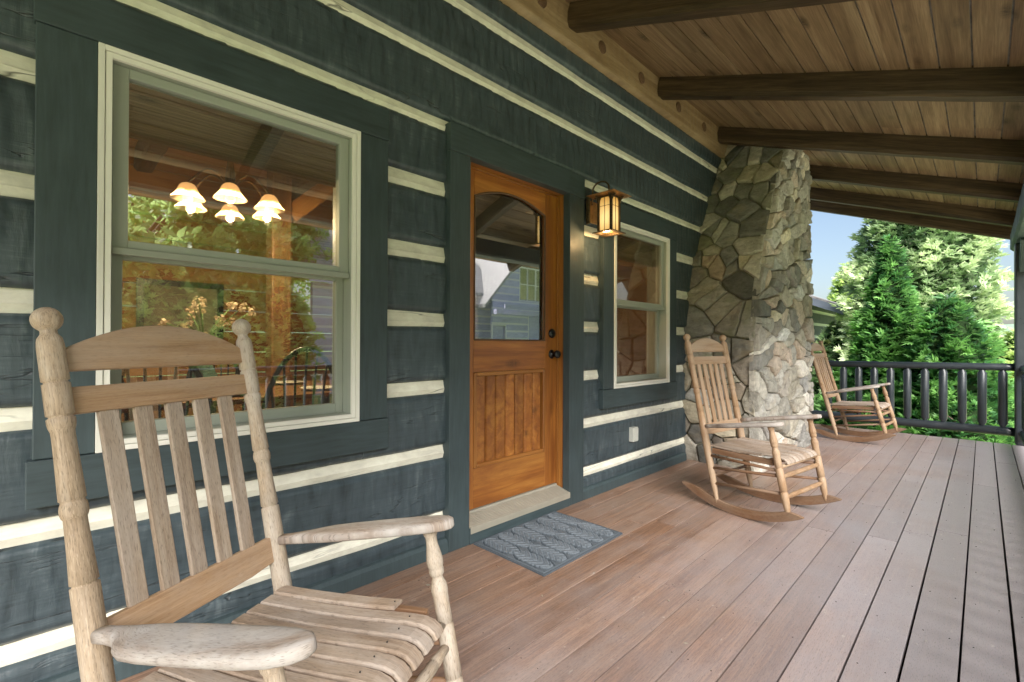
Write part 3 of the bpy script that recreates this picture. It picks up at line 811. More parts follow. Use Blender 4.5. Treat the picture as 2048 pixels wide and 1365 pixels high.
# ------------------------------------------------------------------ rocking chairs
def chair(name='rocking_chair'):
    root = empty(name)
    FIN, PB = (.236,-.406,1.164), (.229,-.168,.040)
    def post_pt(z, s): t = (z-PB[2])/(FIN[2]-PB[2]); return Vector((s*(PB[0]+(FIN[0]-PB[0])*t), PB[1]+(FIN[1]-PB[1])*t, z))
    for s in (1, -1):
        A = Vector((s*PB[0], PB[1], PB[2])); B = Vector((s*FIN[0], FIN[1], FIN[2]+.03)); k = (B-A).length/(FIN[2]+.03-PB[2])
        zp = [(.040,.011),(.06,.0135),(.15,.024),(.25,.029),(.40,.0305),(.52,.031),(.6355,.031),(.6375,.026),(.6405,.026),(.6425,.0305),(.70,.0275),(.755,.0258),(.764,.0258),(.768,.029),(.775,.0312),(.785,.0312),(.792,.029),(.7955,.0265),(.799,.0265),(.801,.0300),(.85,.028),(.89,.0265),(.925,.0255),(.934,.026),(.942,.0295),(.95,.031),(.9595,.031),(.9615,.0258),(.9645,.0258),(.9665,.031),(1.028,.0305),(1.0298,.0258),(1.0326,.0258),(1.0345,.0305),(1.10,.030),(1.113,.0285),(1.120,.0265),(1.125,.0215),(1.129,.0185),(1.134,.0180)]
        zp = [(z, r*(.80 if z < .45 else .80-.08*min(1, (z-.45)/.3))) for z, r in zp]
        zp += [(1.1575-.0252*math.cos(a), max(.002, .0252*math.sin(a))) for a in [R(d_) for d_ in (33,45,58,72,90,108,126,144,160,172)]]
        d = MB(); d.lathe(A, B, [((z-PB[2])*k, r) for z, r in zp], 24); d.build('back_post', M['teak'], root)
    # front legs
    for s in (1, -1):
        A = Vector((s*.264, .300, .085)); B = Vector((s*.273, .199, .612)); k = (B-A).length/(.612-.085)
        zp = [(.085,.011),(.10,.013),(.15,.021),(.20,.0245),(.229,.0245),(.2315,.0195),(.2355,.0195),(.238,.0245),(.30,.0245),(.365,.0235),(.3675,.0185),(.3715,.0185),(.374,.0235),(.41,.022),(.438,.0225),(.446,.0235),(.455,.0245),(.465,.0235),(.474,.020),(.482,.017),(.487,.016),(.491,.0175),(.494,.021),(.505,.022),(.512,.021),(.515,.023),(.528,.0245),(.545,.0215),(.565,.0175),(.579,.016),(.590,.0165),(.596,.020),(.602,.021),(.612,.021)]
        d = MB(); d.lathe(A, B, [((z-.085)*k, r*.92) for z, r in zp], 22); d.build('front_leg', M['teak'], root)
    # arched crest and rails, normal follows the back lean
    bd = (Vector((0, FIN[1]-PB[1], FIN[2]-PB[2]))).normalized(); bn = Vector((0, bd.z, -bd.y))  # along back, facing forward
    O = Vector((0, PB[1], PB[2])); k = (Vector((0,FIN[1],FIN[2]))-O).length/(FIN[2]-PB[2])
    def L(z): return (z-PB[2])*k
    hw = .222
    n = 16; arc = [(hw*(1-2*i/n), L(1.092)+.062*(1-(1-2*i/n)**2)) for i in range(n+1)]
    d = MB(); d.prism([(-hw, L(1.052)), (hw, L(1.052))]+arc, O-bn*.011, (1,0,0), bd, bn, .021); d.build('crest_rail', M['teakplain'], root, .003)
    d = MB(); d.prism([(-hw, L(.963)), (hw, L(.963)), (hw, L(1.018)), (-hw, L(1.018))], O-bn*.011, (1,0,0), bd, bn, .021); d.build('upper_rail', M['teakplain'], root, .003)
    d = MB(); d.prism([(-hw, L(.490)), (-hw*.6, L(.482)), (hw*.6, L(.482)), (hw, L(.490)), (hw, L(.556)), (-hw, L(.556))], O-bn*.011, (1,0,0), bd, bn, .021); d.build('lower_rail', M['teakplain'], root, .003)
    for i in range(5):
        c = (i-2)*.073; d = MB()
        d.prism([(c*.97-.020, L(.553)), (c*.97+.020, L(.553)), (c+.020, L(.966)), (c-.020, L(.966))], O-bn*.007, (1,0,0), bd, bn, .012, 1)
        d.build('back_slat', M['teakslat'], root, .0025)
    # arms: paddle shape
    for s in (1, -1):
        A = post_pt(.546, s)+Vector((0, .026, 0)); B = Vector((s*.266, .272, .636)); f = (B-A).normalized(); LL = (B-A).length
        side = Vector((s, 0, 0)); side = (side-f*side.dot(f)).normalized(); up = side.cross(f)*(1 if s > 0 else -1); up = up if up.z > 0 else -up
        ot = [(0,.016),(.06,.016),(.12,.020),(.17,.030),(.22,.046),(.28,.057),(.38,.061),(.6,.060),(.8,.056),(.90,.048),(.96,.033),(.99,.017),(1,.004)]
        it = [(0,.016),(.06,.016),(.12,.017),(.17,.020),(.22,.025),(.28,.030),(.38,.035),(.6,.038),(.8,.038),(.90,.034),(.96,.026),(.99,.014),(1,.004)]
        secs = []
        for (t, ow), (_, iw) in zip(ot, it):
            c = A+f*(LL*t); th = .0145 if t > .1 else .013
            if t > .97: th *= .85
            if t >= 1: th *= .6
            sec = []
            for a in range(16):
                an = 2*math.pi*a/16; ca, sa = math.cos(an), math.sin(an)
                ca = math.copysign(abs(ca)**.55, ca); sa = math.copysign(abs(sa)**.6, sa)
                w = ow if ca > 0 else iw
                sec.append(c+side*(ca*w)+up*(sa*th))
            secs.append(sec)
        d = MB(); d.strip(secs, True, None, 0, True); o = d.build('arm', M['teakgrey'], root, fixn=True)
    # seat of lengthwise slats curling down at the front
    d = MB(); prof = [(-.232,.412),(-.15,.4095),(-.05,.4085),(.05,.410),(.13,.4135),(.19,.4165),(.226,.4155),(.248,.409),(.262,.398),(.269,.385)]
    n = 10; sp = .0505
    for i in range(n):
        c = (i-(n-1)/2)*sp; w = .0214
        dish = .004*((c/.25)**2)
        outer = i in (0, n-1)
        pr = [p for p in prof if not outer or p[0] < .17]
        tx = .90
        secs = []; secp = []
        for j, (y, z) in enumerate(pr):
            t2 = (y+.232)/.5; cc = c*(tx+(1.05-tx)*t2)
            q = pr[min(j+1, len(pr)-1)]; p0 = pr[max(j-1, 0)]; tn = Vector((0, q[0]-p0[0], q[1]-p0[1])).normalized(); nn = Vector((0, -tn.z, tn.y))
            b = Vector((cc, y, z+dish+(.003 if outer else 0)))
            secs.append([b+Vector((-w,0,0))-nn*.005, b+Vector((w,0,0))-nn*.005, b+Vector((w,0,0))+nn*.002, b+Vector((w-.004,0,0))+nn*.005, b+Vector((-w+.004,0,0))+nn*.005, b+Vector((-w,0,0))+nn*.002])
        d.strip(secs)
        for yy, zz in ((-.205,.412), (.190,.4245)):
            if outer and yy > 0: yy, zz = .12, .422
            cc = c*(tx+(1.05-tx)*((yy+.232)/.5))
            d.lathe((cc, yy, zz+dish-.003+(.003 if outer else 0)), (cc, yy, zz+dish+.0015+(.003 if outer else 0)), [(0,.0022),(.0035,.002)], 6, .5, 1)
    d.build('seat', [M['teakseat'], M['iron']], root, .0015, 2, True)
    d = MB()
    for s in (1, -1): d.bar((s*.225, -.205, .386), (s*.247, .205, .390), .019, .036)
    d.bar((-.215, -.2, .384), (.215, -.2, .384), .02, .034); d.bar((-.24, .16, .384), (.24, .16, .384), .02, .03)
    d.build('seat_frame', M['teakdark'], root, .002)
    def leg_pt(z, s): t = (z-.085)/(.612-.085); return Vector((s*(.264+.009*t), .300-.101*t, z))
    for s in (1, -1):
        for za, zb_ in ((.352,.352),(.270,.322),(.168,.222)):
            d = MB(); d.rod(post_pt(za, s), leg_pt(zb_, s), .0095, 10); d.build('side_stretcher', M['teakdark'], root)
    for z in (.316, .200):
        A, B = leg_pt(z, -1), leg_pt(z, 1); LL = (B-A).length; d = MB()
        pr = [(0,.011),(.05,.012)]
        for q in (.16,.36,.64,.84): pr += [(LL*q-.006,.0148),(LL*q-.003,.013),(LL*q+.001,.013),(LL*q+.004,.0148)]
        pr += [(LL-.05,.012),(LL,.011)]
        d.lathe(A, B, pr, 14); d.build('front_stretcher', M['teak'], root)
    d = MB(); d.rod(leg_pt(.372, -1), leg_pt(.372, 1), .0105, 10); d.build('front_stretcher', M['teak'], root)
    d = MB(); d.rod(post_pt(.215, -1), post_pt(.215, 1), .0095, 10); d.build('back_stretcher', M['teakdark'], root)
    # rockers
    RR, y0 = .86, -.035
    for s in (1, -1):
        d = MB(); secs = []; n = 30
        for i in range(n+1):
            t = i/n; y = -.452+(.385+.452)*t
            zb_ = RR-math.sqrt(RR*RR-(y-y0)**2); slope = (y-y0)/math.sqrt(RR*RR-(y-y0)**2)
            h = .056
            if t < .16: h = .012+.044*math.sin(t/.16*math.pi/2)
            if t > .90: h = .056*max(.12, math.cos((t-.90)/.10*math.pi*.46))
            xx = s*(.226+(.267-.226)*((y+.168)/(.300+.168)))
            nn = Vector((0, -slope, 1)).normalized(); b = Vector((xx, y, zb_+.0005))
            secs.append([b+Vector((-.0125,0,0)), b+Vector((.0125,0,0)), b+Vector((.0125,0,0))+nn*h, b+Vector((-.0125,0,0))+nn*h])
        d.strip(secs); d.build('rocker', M['teakdark'], root, .003, 2, True)
    return root
def pose(o, x, y, th, tilt):
    RR, y0 = .86, -.035
    Rz = Matrix.Rotation(th, 4, 'Z'); T = Matrix.Translation((x, y, 0))
    piv = Vector((0, y0, RR)); Tl = Matrix.Translation(piv) @ Matrix.Rotation(tilt, 4, 'X') @ Matrix.Translation(-piv)
    o.matrix_world = T @ Rz @ Tl
c1 = chair(); tag(c1, 'weathered wooden rocking chair nearest the camera, in front of the large window', 'rocking chair', 'rocking chairs on the porch')
c2 = copytree(c1); tag(c2, 'wooden rocking chair standing before the stone chimney', 'rocking chair', 'rocking chairs on the porch')
c3 = copytree(c1); tag(c3, 'farthest wooden rocking chair, beside the far railing', 'rocking chair', 'rocking chairs on the porch')
for ch_ in (c2, c3):
    for p_ in ch_.children:
        mt_ = {'weathered_teak_turned': 'teakwarm', 'weathered_teak_slat': 'teakwarmslat', 'tan_teak_board': 'teakwarmslat'}.get(p_.material_slots[0].material.name)
        if mt_: p_.material_slots[0].link = 'OBJECT'; p_.material_slots[0].material = M[mt_]
pose(c1, .898, .411, R(-62.02), .009); pose(c2, .934, 3.442, R(-98.9), 0.0); pose(c3, .931, 6.816, R(-93.66), .06)

# ------------------------------------------------------------------ door mat
d = MB(); nx, ny = 120, 160; MX, MY = .512, .705; P = []; G = []; F = []
def matz(x, y):
    e = min(x, MX-x, y, MY-y)
    if e < .022: return .010+.003*(1 if e > .012 else 0)
    cx, cy = (MX-.044)/2, (MY-.044)/6
    i = math.floor((x-.022)/cx); j = math.floor((y-.022)/cy+ (.0)); u = ((x-.022)/cx-i)*2-1; v = ((y-.022)/cy-j)*2-1
    flip = (i+j) % 2
    if flip: u = -u
    z = .013
    el = (abs(v)/.88)/max(.02, math.sqrt(max(0, 1-(u*.96)**2)))**.8
    if el < 1:
        z = .0185
        vein = ((u*1.0-abs(v)*.55)*2.9) % 1.0
        if vein < .30 and abs(v) > .05: z -= .007
        if abs(v) < .06: z += .002
    elif el < 1.34: z = .003
    return z+.0008*noise.noise(Vector((x*60, y*60, 0)))
for j in range(ny+1):
    for i in range(nx+1):
        x, y = MX*i/nx, MY*j/ny; P.append((x+.004*noise.noise(Vector((0, y*5, 1))), y+.006*noise.noise(Vector((x*5, 0, 2))), matz(x, y))); G.append((x, y, P[-1][2]))
W = nx+1
for j in range(ny):
    for i in range(nx): F.append((j*W+i, j*W+i+1, (j+1)*W+i+1, (j+1)*W+i))
ring = [i for i in range(W)]+[j*W+nx for j in range(1, ny+1)]+[ny*W+i for i in range(nx-1, -1, -1)]+[j*W for j in range(ny-1, 0, -1)]
o0 = len(P)
for i in ring: P.append((P[i][0], P[i][1], .0015)); G.append(G[i])
for a in range(len(ring)): F.append((ring[(a+1) % len(ring)], ring[a], o0+a, o0+(a+1) % len(ring)))
d.add(P, F, G, .5, 0, False)
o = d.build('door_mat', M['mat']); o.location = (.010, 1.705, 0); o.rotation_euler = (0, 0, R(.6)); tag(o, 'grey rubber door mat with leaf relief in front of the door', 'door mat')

# ------------------------------------------------------------------ wall lantern
LX, LY = .150, 2.815
lan = empty('wall_lantern', (LX, LY, 1.87), 0, 'lit bronze wall lantern with amber glass beside the door', 'lantern'); lt = Matrix.Translation((-LX, -LY, -1.87))
zb, zt, hs = 1.885, 2.135, .056
d = MB(); d.box((.002, 2.765, 1.975), (.016, 2.885, 2.13)); fin(d.build('backplate', M['copper'], lan, .003), lt)
d = MB(); d.box((.0, 2.752, 1.96), (.030, 2.7645, 2.145)); fin(d.build('backplate_edge', M['bronze'], lan, .002), lt)
d = MB(); d.tube([(.018, 2.80, 2.10), (.022, 2.802, 2.19)]+[(.086-.064*math.cos(a), 2.802+.013*(1-math.cos(a))*.5, 2.20+.055*math.sin(a)) for a in [math.pi*k/12 for k in range(13)]]+[(LX, LY, 2.165)], .0065, 10); fin(d.build('hook_arm', M['bronze'], lan), lt)
d = MB()
def pyr(mb, z0, z1, a, b, rnd=None):
    P = [(LX-a,LY-a,z0),(LX+a,LY-a,z0),(LX+a,LY+a,z0),(LX-a,LY+a,z0),(LX-b,LY-b,z1),(LX+b,LY-b,z1),(LX+b,LY+b,z1),(LX-b,LY+b,z1)]
    mb.hexa(P, [Vector(p) for p in P], rnd)
pyr(d, 2.137, 2.142, .112, .112); pyr(d, 2.1425, 2.162, .106, .03)
fin(d.build('lantern_roof', M['copper'], lan, .001), lt)
d = MB()
for a in (-1, 1):
    for b in (-1, 1):
        cx, cy = LX+a*(hs-.006), LY+b*(hs-.006); d.box((cx-.008, cy-.008, zb), (cx+.008, cy+.008, zt), 2)
        for ax in (0, 1):   # arched spandrel brackets at the top
            dirv = Vector((-a if ax == 0 else 0, -b if ax == 1 else 0, 0))
            pts = [(0,0),(.038,0)]+[(.038*math.cos(t), -.05+.05*math.sin(t)) for t in [math.pi/2*(1-k/5)*0+math.pi/2*k/5 for k in range(5, -1, -1)]][1:]
            o_ = Vector((LX+a*(hs-.004) if ax == 1 else cx, LY+b*(hs-.004) if ax == 0 else cy, zt))
            arcp = [(0.008,0),(.044,0)]+[(.044-.036*math.sin(t), -.05*(1-math.cos(t))) for t in [math.pi/2*k/6 for k in range(1, 7)]]
            nrm = Vector((0,0,1)).cross(dirv)
            d.prism(arcp, o_-nrm*.003, dirv, (0,0,1), nrm, .006)
        # flared bracket outside
        for ax in (0, 1):
            dirv = Vector((a if ax == 0 else 0, b if ax == 1 else 0, 0)); nrm = Vector((0,0,1)).cross(dirv)
            d.prism([(0,0),(0,-.05),(.012,-.022),(.034,0)], Vector((cx, cy, zt))+dirv*.007-nrm*.003, dirv, (0,0,1), nrm, .006)
for z0 in (zb, zt-.012):
    for s in (-1, 1):
        d.box((LX-hs+.0025, LY+s*(hs-.006)-.004, z0), (LX+hs-.0025, LY+s*(hs-.006)+.004, z0+.012), 0)
        d.box((LX+s*(hs-.006)-.004, LY-hs+.0025, z0+.0005), (LX+s*(hs-.006)+.004, LY+hs-.0025, z0+.0115), 1)
for s in (-1, 1):
    d.box((LX-hs+.01, LY+s*(hs-.003)-.0015, zt-.072), (LX+hs-.01, LY+s*(hs-.003)+.0015, zt-.0695), 0)
    d.box((LX+s*(hs-.003)-.0015, LY-hs+.01, zt-.0722), (LX+s*(hs-.003)+.0015, LY+hs-.01, zt-.0697), 1)
    d.box((LX-.0015, LY+s*(hs-.003)-.0018, zb+.006), (LX+.0015, LY+s*(hs-.003)+.0018, zt-.004), 2)
    d.box((LX+s*(hs-.003)-.0018, LY-.0015, zb+.006), (LX+s*(hs-.003)+.0018, LY+.0015, zt-.004), 2)
for k in range(4):   # open bottom flange
    a = (LX-.082, LX+.082); w = .034
    if k == 0: d.box((LX-.084, LY-.084, zb-.007), (LX+.084, LY-.05, zb-.0005), 0)
    if k == 1: d.box((LX-.084, LY+.05, zb-.007), (LX+.084, LY+.084, zb-.0005), 0)
    if k == 2: d.box((LX-.084, LY-.05, zb-.0068), (LX-.05, LY+.05, zb-.0007), 1)
    if k == 3: d.box((LX+.05, LY-.05, zb-.0068), (LX+.084, LY+.05, zb-.0007), 1)
fin(d.build('lantern_frame', M['bronze'], lan, 0, 2, True), lt)
for s, ax in ((-1,1),(1,1),(-1,0),(1,0)):
    d = MB()
    if ax: d.box((LX-hs+.012, LY+s*(hs-.009)-.001, zb+.006), (LX+hs-.012, LY+s*(hs-.009)+.001, zt-.006))
    else: d.box((LX+s*(hs-.009)-.001, LY-hs+.012, zb+.006), (LX+s*(hs-.009)+.001, LY+hs-.012, zt-.006))
    fin(d.build('amber_pane', M['amber'], lan), lt)
d = MB(); d.lathe((LX, LY, 1.915), (LX, LY, 2.03), [(0,.004),(.01,.02),(.035,.029),(.06,.024),(.085,.012),(.11,.012)], 14); fin(d.build('bulb', M['bulb'], lan), lt)

# outlet cover
d = MB(); d.box((-.036, 3.395, .318), (.004, 3.470, .432), 2); d.box((.004, 3.403, .326), (.012, 3.462, .424), 2); d.lathe((.012, 3.4325, .414), (.016, 3.4325, .414), [(0,.006),(.004,.004)], 10, None, 0)
o = d.build('outlet_cover', M['plastic'], None, .004, 3); tag(o, 'small white weatherproof outlet cover low on the log wall', 'outlet cover')

# ------------------------------------------------------------------ the room behind the windows
room = empty('dining_room', (-2, 1.5, 0), 0, 'pine panelled dining room seen through the windows', 'room'); rt = Matrix.Translation((2, -1.5, 0))
d = MB()
for k in range(13): d.box((-4.06, -2.6, .06+k*.235), (-4.0, 5.4, .06+k*.235+.229), 1)
fin(d.build('back_wall', M['room'], room, .006), rt)
d = MB()
for k in range(14):
    z0 = .06+k*.235
    d.box((-4.0, 3.05, z0), (-1.5, 3.11, z0+.205), 0)
fin(d.build('partition_wall', M['room'], room, .008), rt)
d = MB(); d.box((-4.0, -2.66, .05), (-.23, -2.6, 3.4), 0); d.box((-4.0, 5.4, .05), (-.23, 5.46, 3.4), 0); fin(d.build('end_wall', M['room'], room), rt)
d = MB(); d.box((-4.0, -2.6, .0), (-.22, 5.4, .06), 1); fin(d.build('room_floor', M['roomdark'], room), rt)
d = MB()
for k in range(29):
    a = -.23-k*.131
    d.box((a-.128, -2.6, 3.05), (a, 5.4, 3.08), 1)
fin(d.build('room_ceiling', M['roomceil'], room), rt)
for yy in (-.6, .75, 2.1):
    d = MB(); timber(d, (-.24, yy, 2.93), (-3.98, yy, 2.93), .15, .22, yy*9, .012, 40); fin(d.build('ceiling_beam', M['roomdark'], room, fixn=True), rt)
d = MB(); d.box((-2.10, 1.30, .06), (-1.95, 1.45, 3.05), 2); fin(d.build('room_post', M['roomdark'], room, .012), rt)
d = MB(); d.bar((-2.03, 1.45, 2.15), (-2.03, 2.3, 2.95), .12, .14); fin(d.build('knee_brace', M['room'], room, .01), rt)

def blind(y0, y1, ztop, drop, label):
    d = MB(); secs = []; n = 30
    for i in range(n+1):
        z = ztop-drop*i/n; fold = .006*math.sin(i*1.9)+(.012 if i > n-6 else 0)
        secs.append([(-.15-fold, y0, z), (-.15-fold, y1, z)])
    P = [p for s in secs for p in s]; F = [(2*i, 2*i+1, 2*i+3, 2*i+2) for i in range(n)]
    d.add(P, F, P, .5, 0, True)
    o = d.build('woven_blind', M['blind']); tag(o, label, 'blind', None)
    v = MB(); v.box((-.175, y0-.01, ztop-.03), (-.13, y1+.01, ztop+.01), 1); v.build('head_rail', M['roomdark'], o)
    b = MB(); b.box((-.172, y0, ztop-drop-.012), (-.158, y1, ztop-drop+.006), 1); b.build('bottom_bar', M['roomdark'], o)
blind(.17, 1.0, 2.03, .175, 'raised woven bamboo blind at the top of the large window')
blind(3.16, 3.98, 2.03, .20, 'raised woven bamboo blind at the top of the window near the chimney')

# chandelier
CHX, CHY, CHZ = -1.20, .815, 1.93
ch = empty('chandelier', (CHX, CHY, 2.8), 0, 'lit six arm chandelier with bell glass shades behind the large window', 'chandelier'); cht = Matrix.Translation((-CHX, -CHY, -2.8))
d = MB(); d.lathe((CHX, CHY, 1.93), (CHX, CHY, 2.82), [(0,.004),(.02,.03),(.06,.038),(.10,.02),(.16,.028),(.26,.016),(.30,.03),(.33,.008),(.86,.008),(.87,.06),(.885,.06)], 14); fin(d.build('stem', M['bronze'], ch), cht)
for k in range(6):
    a = R(60*k-14.3); cx, cy = CHX+.235*math.cos(a), CHY+.235*math.sin(a); u = Vector((math.cos(a), math.sin(a), 0)); c0 = Vector((CHX, CHY, 0))
    d = MB(); d.tube([c0+u*(.02+.215*t)+Vector((0,0,2.05+.07*math.sin(t*math.pi*1.15)-.02*t)) for t in [i/10 for i in range(11)]]+[Vector((cx, cy, 1.995))], .006, 8); fin(d.build('arm', M['bronze'], ch), cht)
    d = MB(); d.lathe((cx, cy, 1.995), (cx, cy, 1.895), [(0,.016),(.006,.03),(.02,.042),(.045,.052),(.065,.064),(.082,.079),(.088,.082)], 22, None, 0, True, False); s_ = fin(d.build('glass_shade', M['shade'], ch), cht)
    d = MB(); d.lathe((cx, cy, 1.97), (cx, cy, 1.885), [(0,.012),(.03,.014),(.05,.025),(.07,.026),(.08,.015),(.084,.004)], 12); fin(d.build('bulb', M['bulb'], ch), cht)

# dining table, place settings, flowers, windsor chairs, mirror
tb = empty('dining_table', (-1.35, .85, .06), 0, 'dark dining table with place settings behind the large window', 'table'); tt = Matrix.Translation((1.35, -.85, -.06))
d = MB(); d.box((-1.85, -.1, .775), (-.85, 1.75, .805), 1); fin(d.build('tabletop', M['roomdark'], tb, .006), tt)
for a in (-1.75, -.95):
    for b in (.02, 1.63):
        d = MB(); d.lathe((a, b, .06), (a, b, .775), [(0,.025),(.1,.03),(.5,.045),(.715,.05)], 10); fin(d.build('leg', M['roomdark'], tb), tt)
M['china'] = plain('white_china', (.75, .73, .68), .25, 0, .03)
M['napkin'] = plain('blue_napkin', (.30, .38, .50), .9, 0, .15)
for k, (a, b) in enumerate(((-1.05, .30), (-1.05, .80), (-1.05, 1.30), (-1.62, .35), (-1.62, 1.30))):
    d = MB(); d.lathe((a, b, .806), (a, b, .83), [(0,.05),(.004,.08),(.014,.12),(.017,.121),(.012,.10),(.010,.02)], 24); o = d.build('dinner_plate', M['china']); tag(o, 'white dinner plate set on the dining table', 'plate', 'plates on the dining table')
for k, (a, b) in enumerate(((-1.05, .30), (-1.05, .80))):
    d = MB(); d.prism([(-.07,0),(-.02,.045),(0,.012),(.03,.05),(.08,0)], (a, b, .824), (0,1,0), (0,0,1), (1,0,0), .05); o = d.build('folded_napkin', M['napkin'], None, .004, 2, True); tag(o, 'folded blue napkin standing on a plate', 'napkin', 'napkins on the plates')
vs = empty('flower_vase', (-1.35, .72, .806), 0, 'glass vase of pale flowers on the dining table', 'vase'); vt = Matrix.Translation((1.35, -.72, -.806))
M['vase'] = plain('green_vase', (.10, .22, .20), .15, 0, .1); M['stem'] = plain('flower_stem', (.08, .16, .05), .6); M['petal'] = leafmat('pale_petals', (.36,.26,.17), (.50,.38,.26), (.60,.50,.38))
d = MB(); d.lathe((-1.35, .72, .806), (-1.35, .72, 1.05), [(0,.05),(.02,.065),(.09,.075),(.16,.045),(.20,.04),(.235,.055)], 18); fin(d.build('vase', M['vase'], vs), vt)
st = MB(); fl = MB(); rg = random.Random(4)
for k in range(15):
    a = rg.uniform(0, 6.28); r_ = rg.uniform(.05, .26); hz = rg.uniform(1.18, 1.42)-r_*.3; tip = Vector((-1.35+r_*math.cos(a), .72+r_*math.sin(a)*1.1, hz))
    st.tube([(-1.35, .72, 1.03), Vector((-1.35, .72, 1.03)).lerp(tip, .5)+Vector((0,0,.05)), tip], .003, 5)
    for q in range(14):
        v = rv(1).normalized()*rg.uniform(.01, .035); w = rv(1).normalized()*.013; x_ = v.cross(w).normalized()*.013; c = tip+v
        fl.add([c-w, c-x_, c+w, c+x_], [(0,1,2,3)], [(0,0,0)]*4, rg.random())
fin(st.build('stems', M['stem'], vs), vt); fin(fl.build('blossoms', M['petal'], vs), vt)
def windsor():
    root = empty('windsor_chair')
    d = MB(); d.lathe((0,0,.43), (0,0,.47), [(0,.17),(.012,.21),(.03,.215),(.04,.20)], 24); d.build('seat', M['roomdark'], root)
    pts = [(.20*math.cos(t)*1.02, -.17-.07*math.sin(t), .46+.56*math.sin(t)**.8) for t in [math.pi*k/20 for k in range(21)]]
    d = MB(); d.tube(pts, .0125, 8); d.build('bow', M['blackwood'], root)
    for i in range(7):
        t = math.acos(-.78+.26*i); d = MB(); d.rod((-.11+.0367*i, -.165, .46), (.20*math.cos(t)*1.02, -.17-.07*math.sin(t), .46+.56*math.sin(t)**.8), .006, 7); d.build('spindle', M['blackwood'], root)
    for a in (-1, 1):
        for b in (-1, 1):
            d = MB(); d.lathe((a*.13, b*.12, .435), (a*.21, b*.2, 0), [(0,.013),(.15,.02),(.3,.014),(.43,.012)], 9); d.build('leg', M['blackwood'], root)
    return root
w0 = windsor(); ws = [(-.62, .95, R(90), 'black windsor chair with its bow back nearest the large window'), (-.75, 1.78, R(150), 'black windsor chair at the right end of the dining table'), (-.62, .38, R(85), 'black windsor chair behind the crest of the nearest rocker'), (-2.12, .25, R(-90), 'black windsor chair on the far side of the table, left'), (-2.12, 1.0, R(-90), 'black windsor chair on the far side of the table, right')]
for i, (x, y, rz, lab) in enumerate(ws):
    o = w0 if i == 0 else copytree(w0); o.location = (x, y, .06); o.rotation_euler = (0, 0, rz); tag(o, lab, 'chair', 'windsor chairs at the dining table')
mr = empty('wall_mirror', (-3.97, .9, 1.3), 0, 'dark framed picture on the far pine wall of the dining room', 'picture'); mt = Matrix.Translation((3.97, -.9, -1.3))
d = MB()
for lo, hi, lg in (((-3.99,.70,1.0),(-3.96,.76,1.75),2), ((-3.99,1.40,1.0),(-3.96,1.46,1.75),2), ((-3.99,.76,1.69),(-3.96,1.40,1.75),1), ((-3.99,.76,1.0),(-3.96,1.40,1.06),1)): d.box(lo, hi, lg)
fin(d.build('picture_frame', M['blackwood'], mr), mt)
d = MB(); d.box((-3.985,.76,1.06), (-3.975,1.40,1.69)); fin(d.build('picture_panel', plain('faded_print', (.34,.33,.22), .6, 0, .3, 6), mr), mt)

# ------------------------------------------------------------------ outdoors
GZ = -.78
def grass_mat():
    m, nt = newmat('lawn_grass')
    p = nd(nt, 'ShaderNodeNewGeometry').outputs['Position']
    n1 = noi(nt, p, 2.0, 6, .7); n2 = noi(nt, p, .25, 4, .6); n3 = noi(nt, p, 40, 3, .7)
    f = mth(nt, 'ADD', mth(nt, 'ADD', mth(nt, 'MULTIPLY', n1, .35), mth(nt, 'MULTIPLY', n2, .35)), mth(nt, 'MULTIPLY', n3, .3))
    c = ramp(nt, f, [(.3, (.16,.26,.07)), (.5, (.26,.36,.11)), (.7, (.38,.44,.18))])
    out_bsdf(nt, c, .9, n3, .6, .03, .2); return m
M['grass'] = grass_mat()
d = MB(); n = 40; S = 500.0; P = []; F = []
ks = [-S, -200, -100, -60, -40, -30, -24, -18, -14, -10, -7, -4, -2, 0, 2, 4, 7, 10, 14, 18, 24, 30, 40, 60, 100, 200, S]
for y in ks:
    for x in ks: P.append((x, y, GZ+(.15*noise.noise(Vector((x*.11, y*.11, 0))) if max(abs(x), abs(y)) > 6 else 0)))
W = len(ks)
for j in range(W-1):
    for i in range(W-1): F.append((j*W+i, j*W+i+1, (j+1)*W+i+1, (j+1)*W+i))
d.add(P, F, P, .5, 0, True); structure(d.build('lawn', M['grass']))
M['bounce_ground'] = plain('pale_bounce_ground', (.62, .63, .40), .95, 0, .3, 25, .2, .8)
d = MB(); P = [(2.75,-9,GZ+.17),(9.0,-9,GZ+.17),(9.0,12,GZ+.17),(2.75,12,GZ+.17)]; d.add(P, [(0,1,2,3)], P, .5); structure(d.build('bounce_apron', M['bounce_ground']))  # pale yellow-green apron added to bounce sunlight up under the porch
M['hill'] = leafmat('hill_forest', (.12,.20,.13), (.18,.27,.18), (.26,.34,.24), .9, 0)
d = MB(); P = []; F = []; n = 140
for j in range(5):
    for i in range(n+1):
        a = R(-70+ (250)*i/n); rr = 260+60*j; hgt = (0, .5, .9, 1.0, .8)[j]*(16+9*noise.noise(Vector((i*.09, 0, 3)))+3*noise.noise(Vector((i*.5, j, 3))))
        P.append((rr*math.cos(a), rr*math.sin(a), GZ-1+max(0, hgt)))
W = n+1
for j in range(4):
    for i in range(n): F.append((j*W+i, (j+1)*W+i, (j+1)*W+i+1, j*W+i+1))
d.add(P, F, P, .5, 0, True); structure(d.build('hills', M['hill'], None, 0, 2, True))

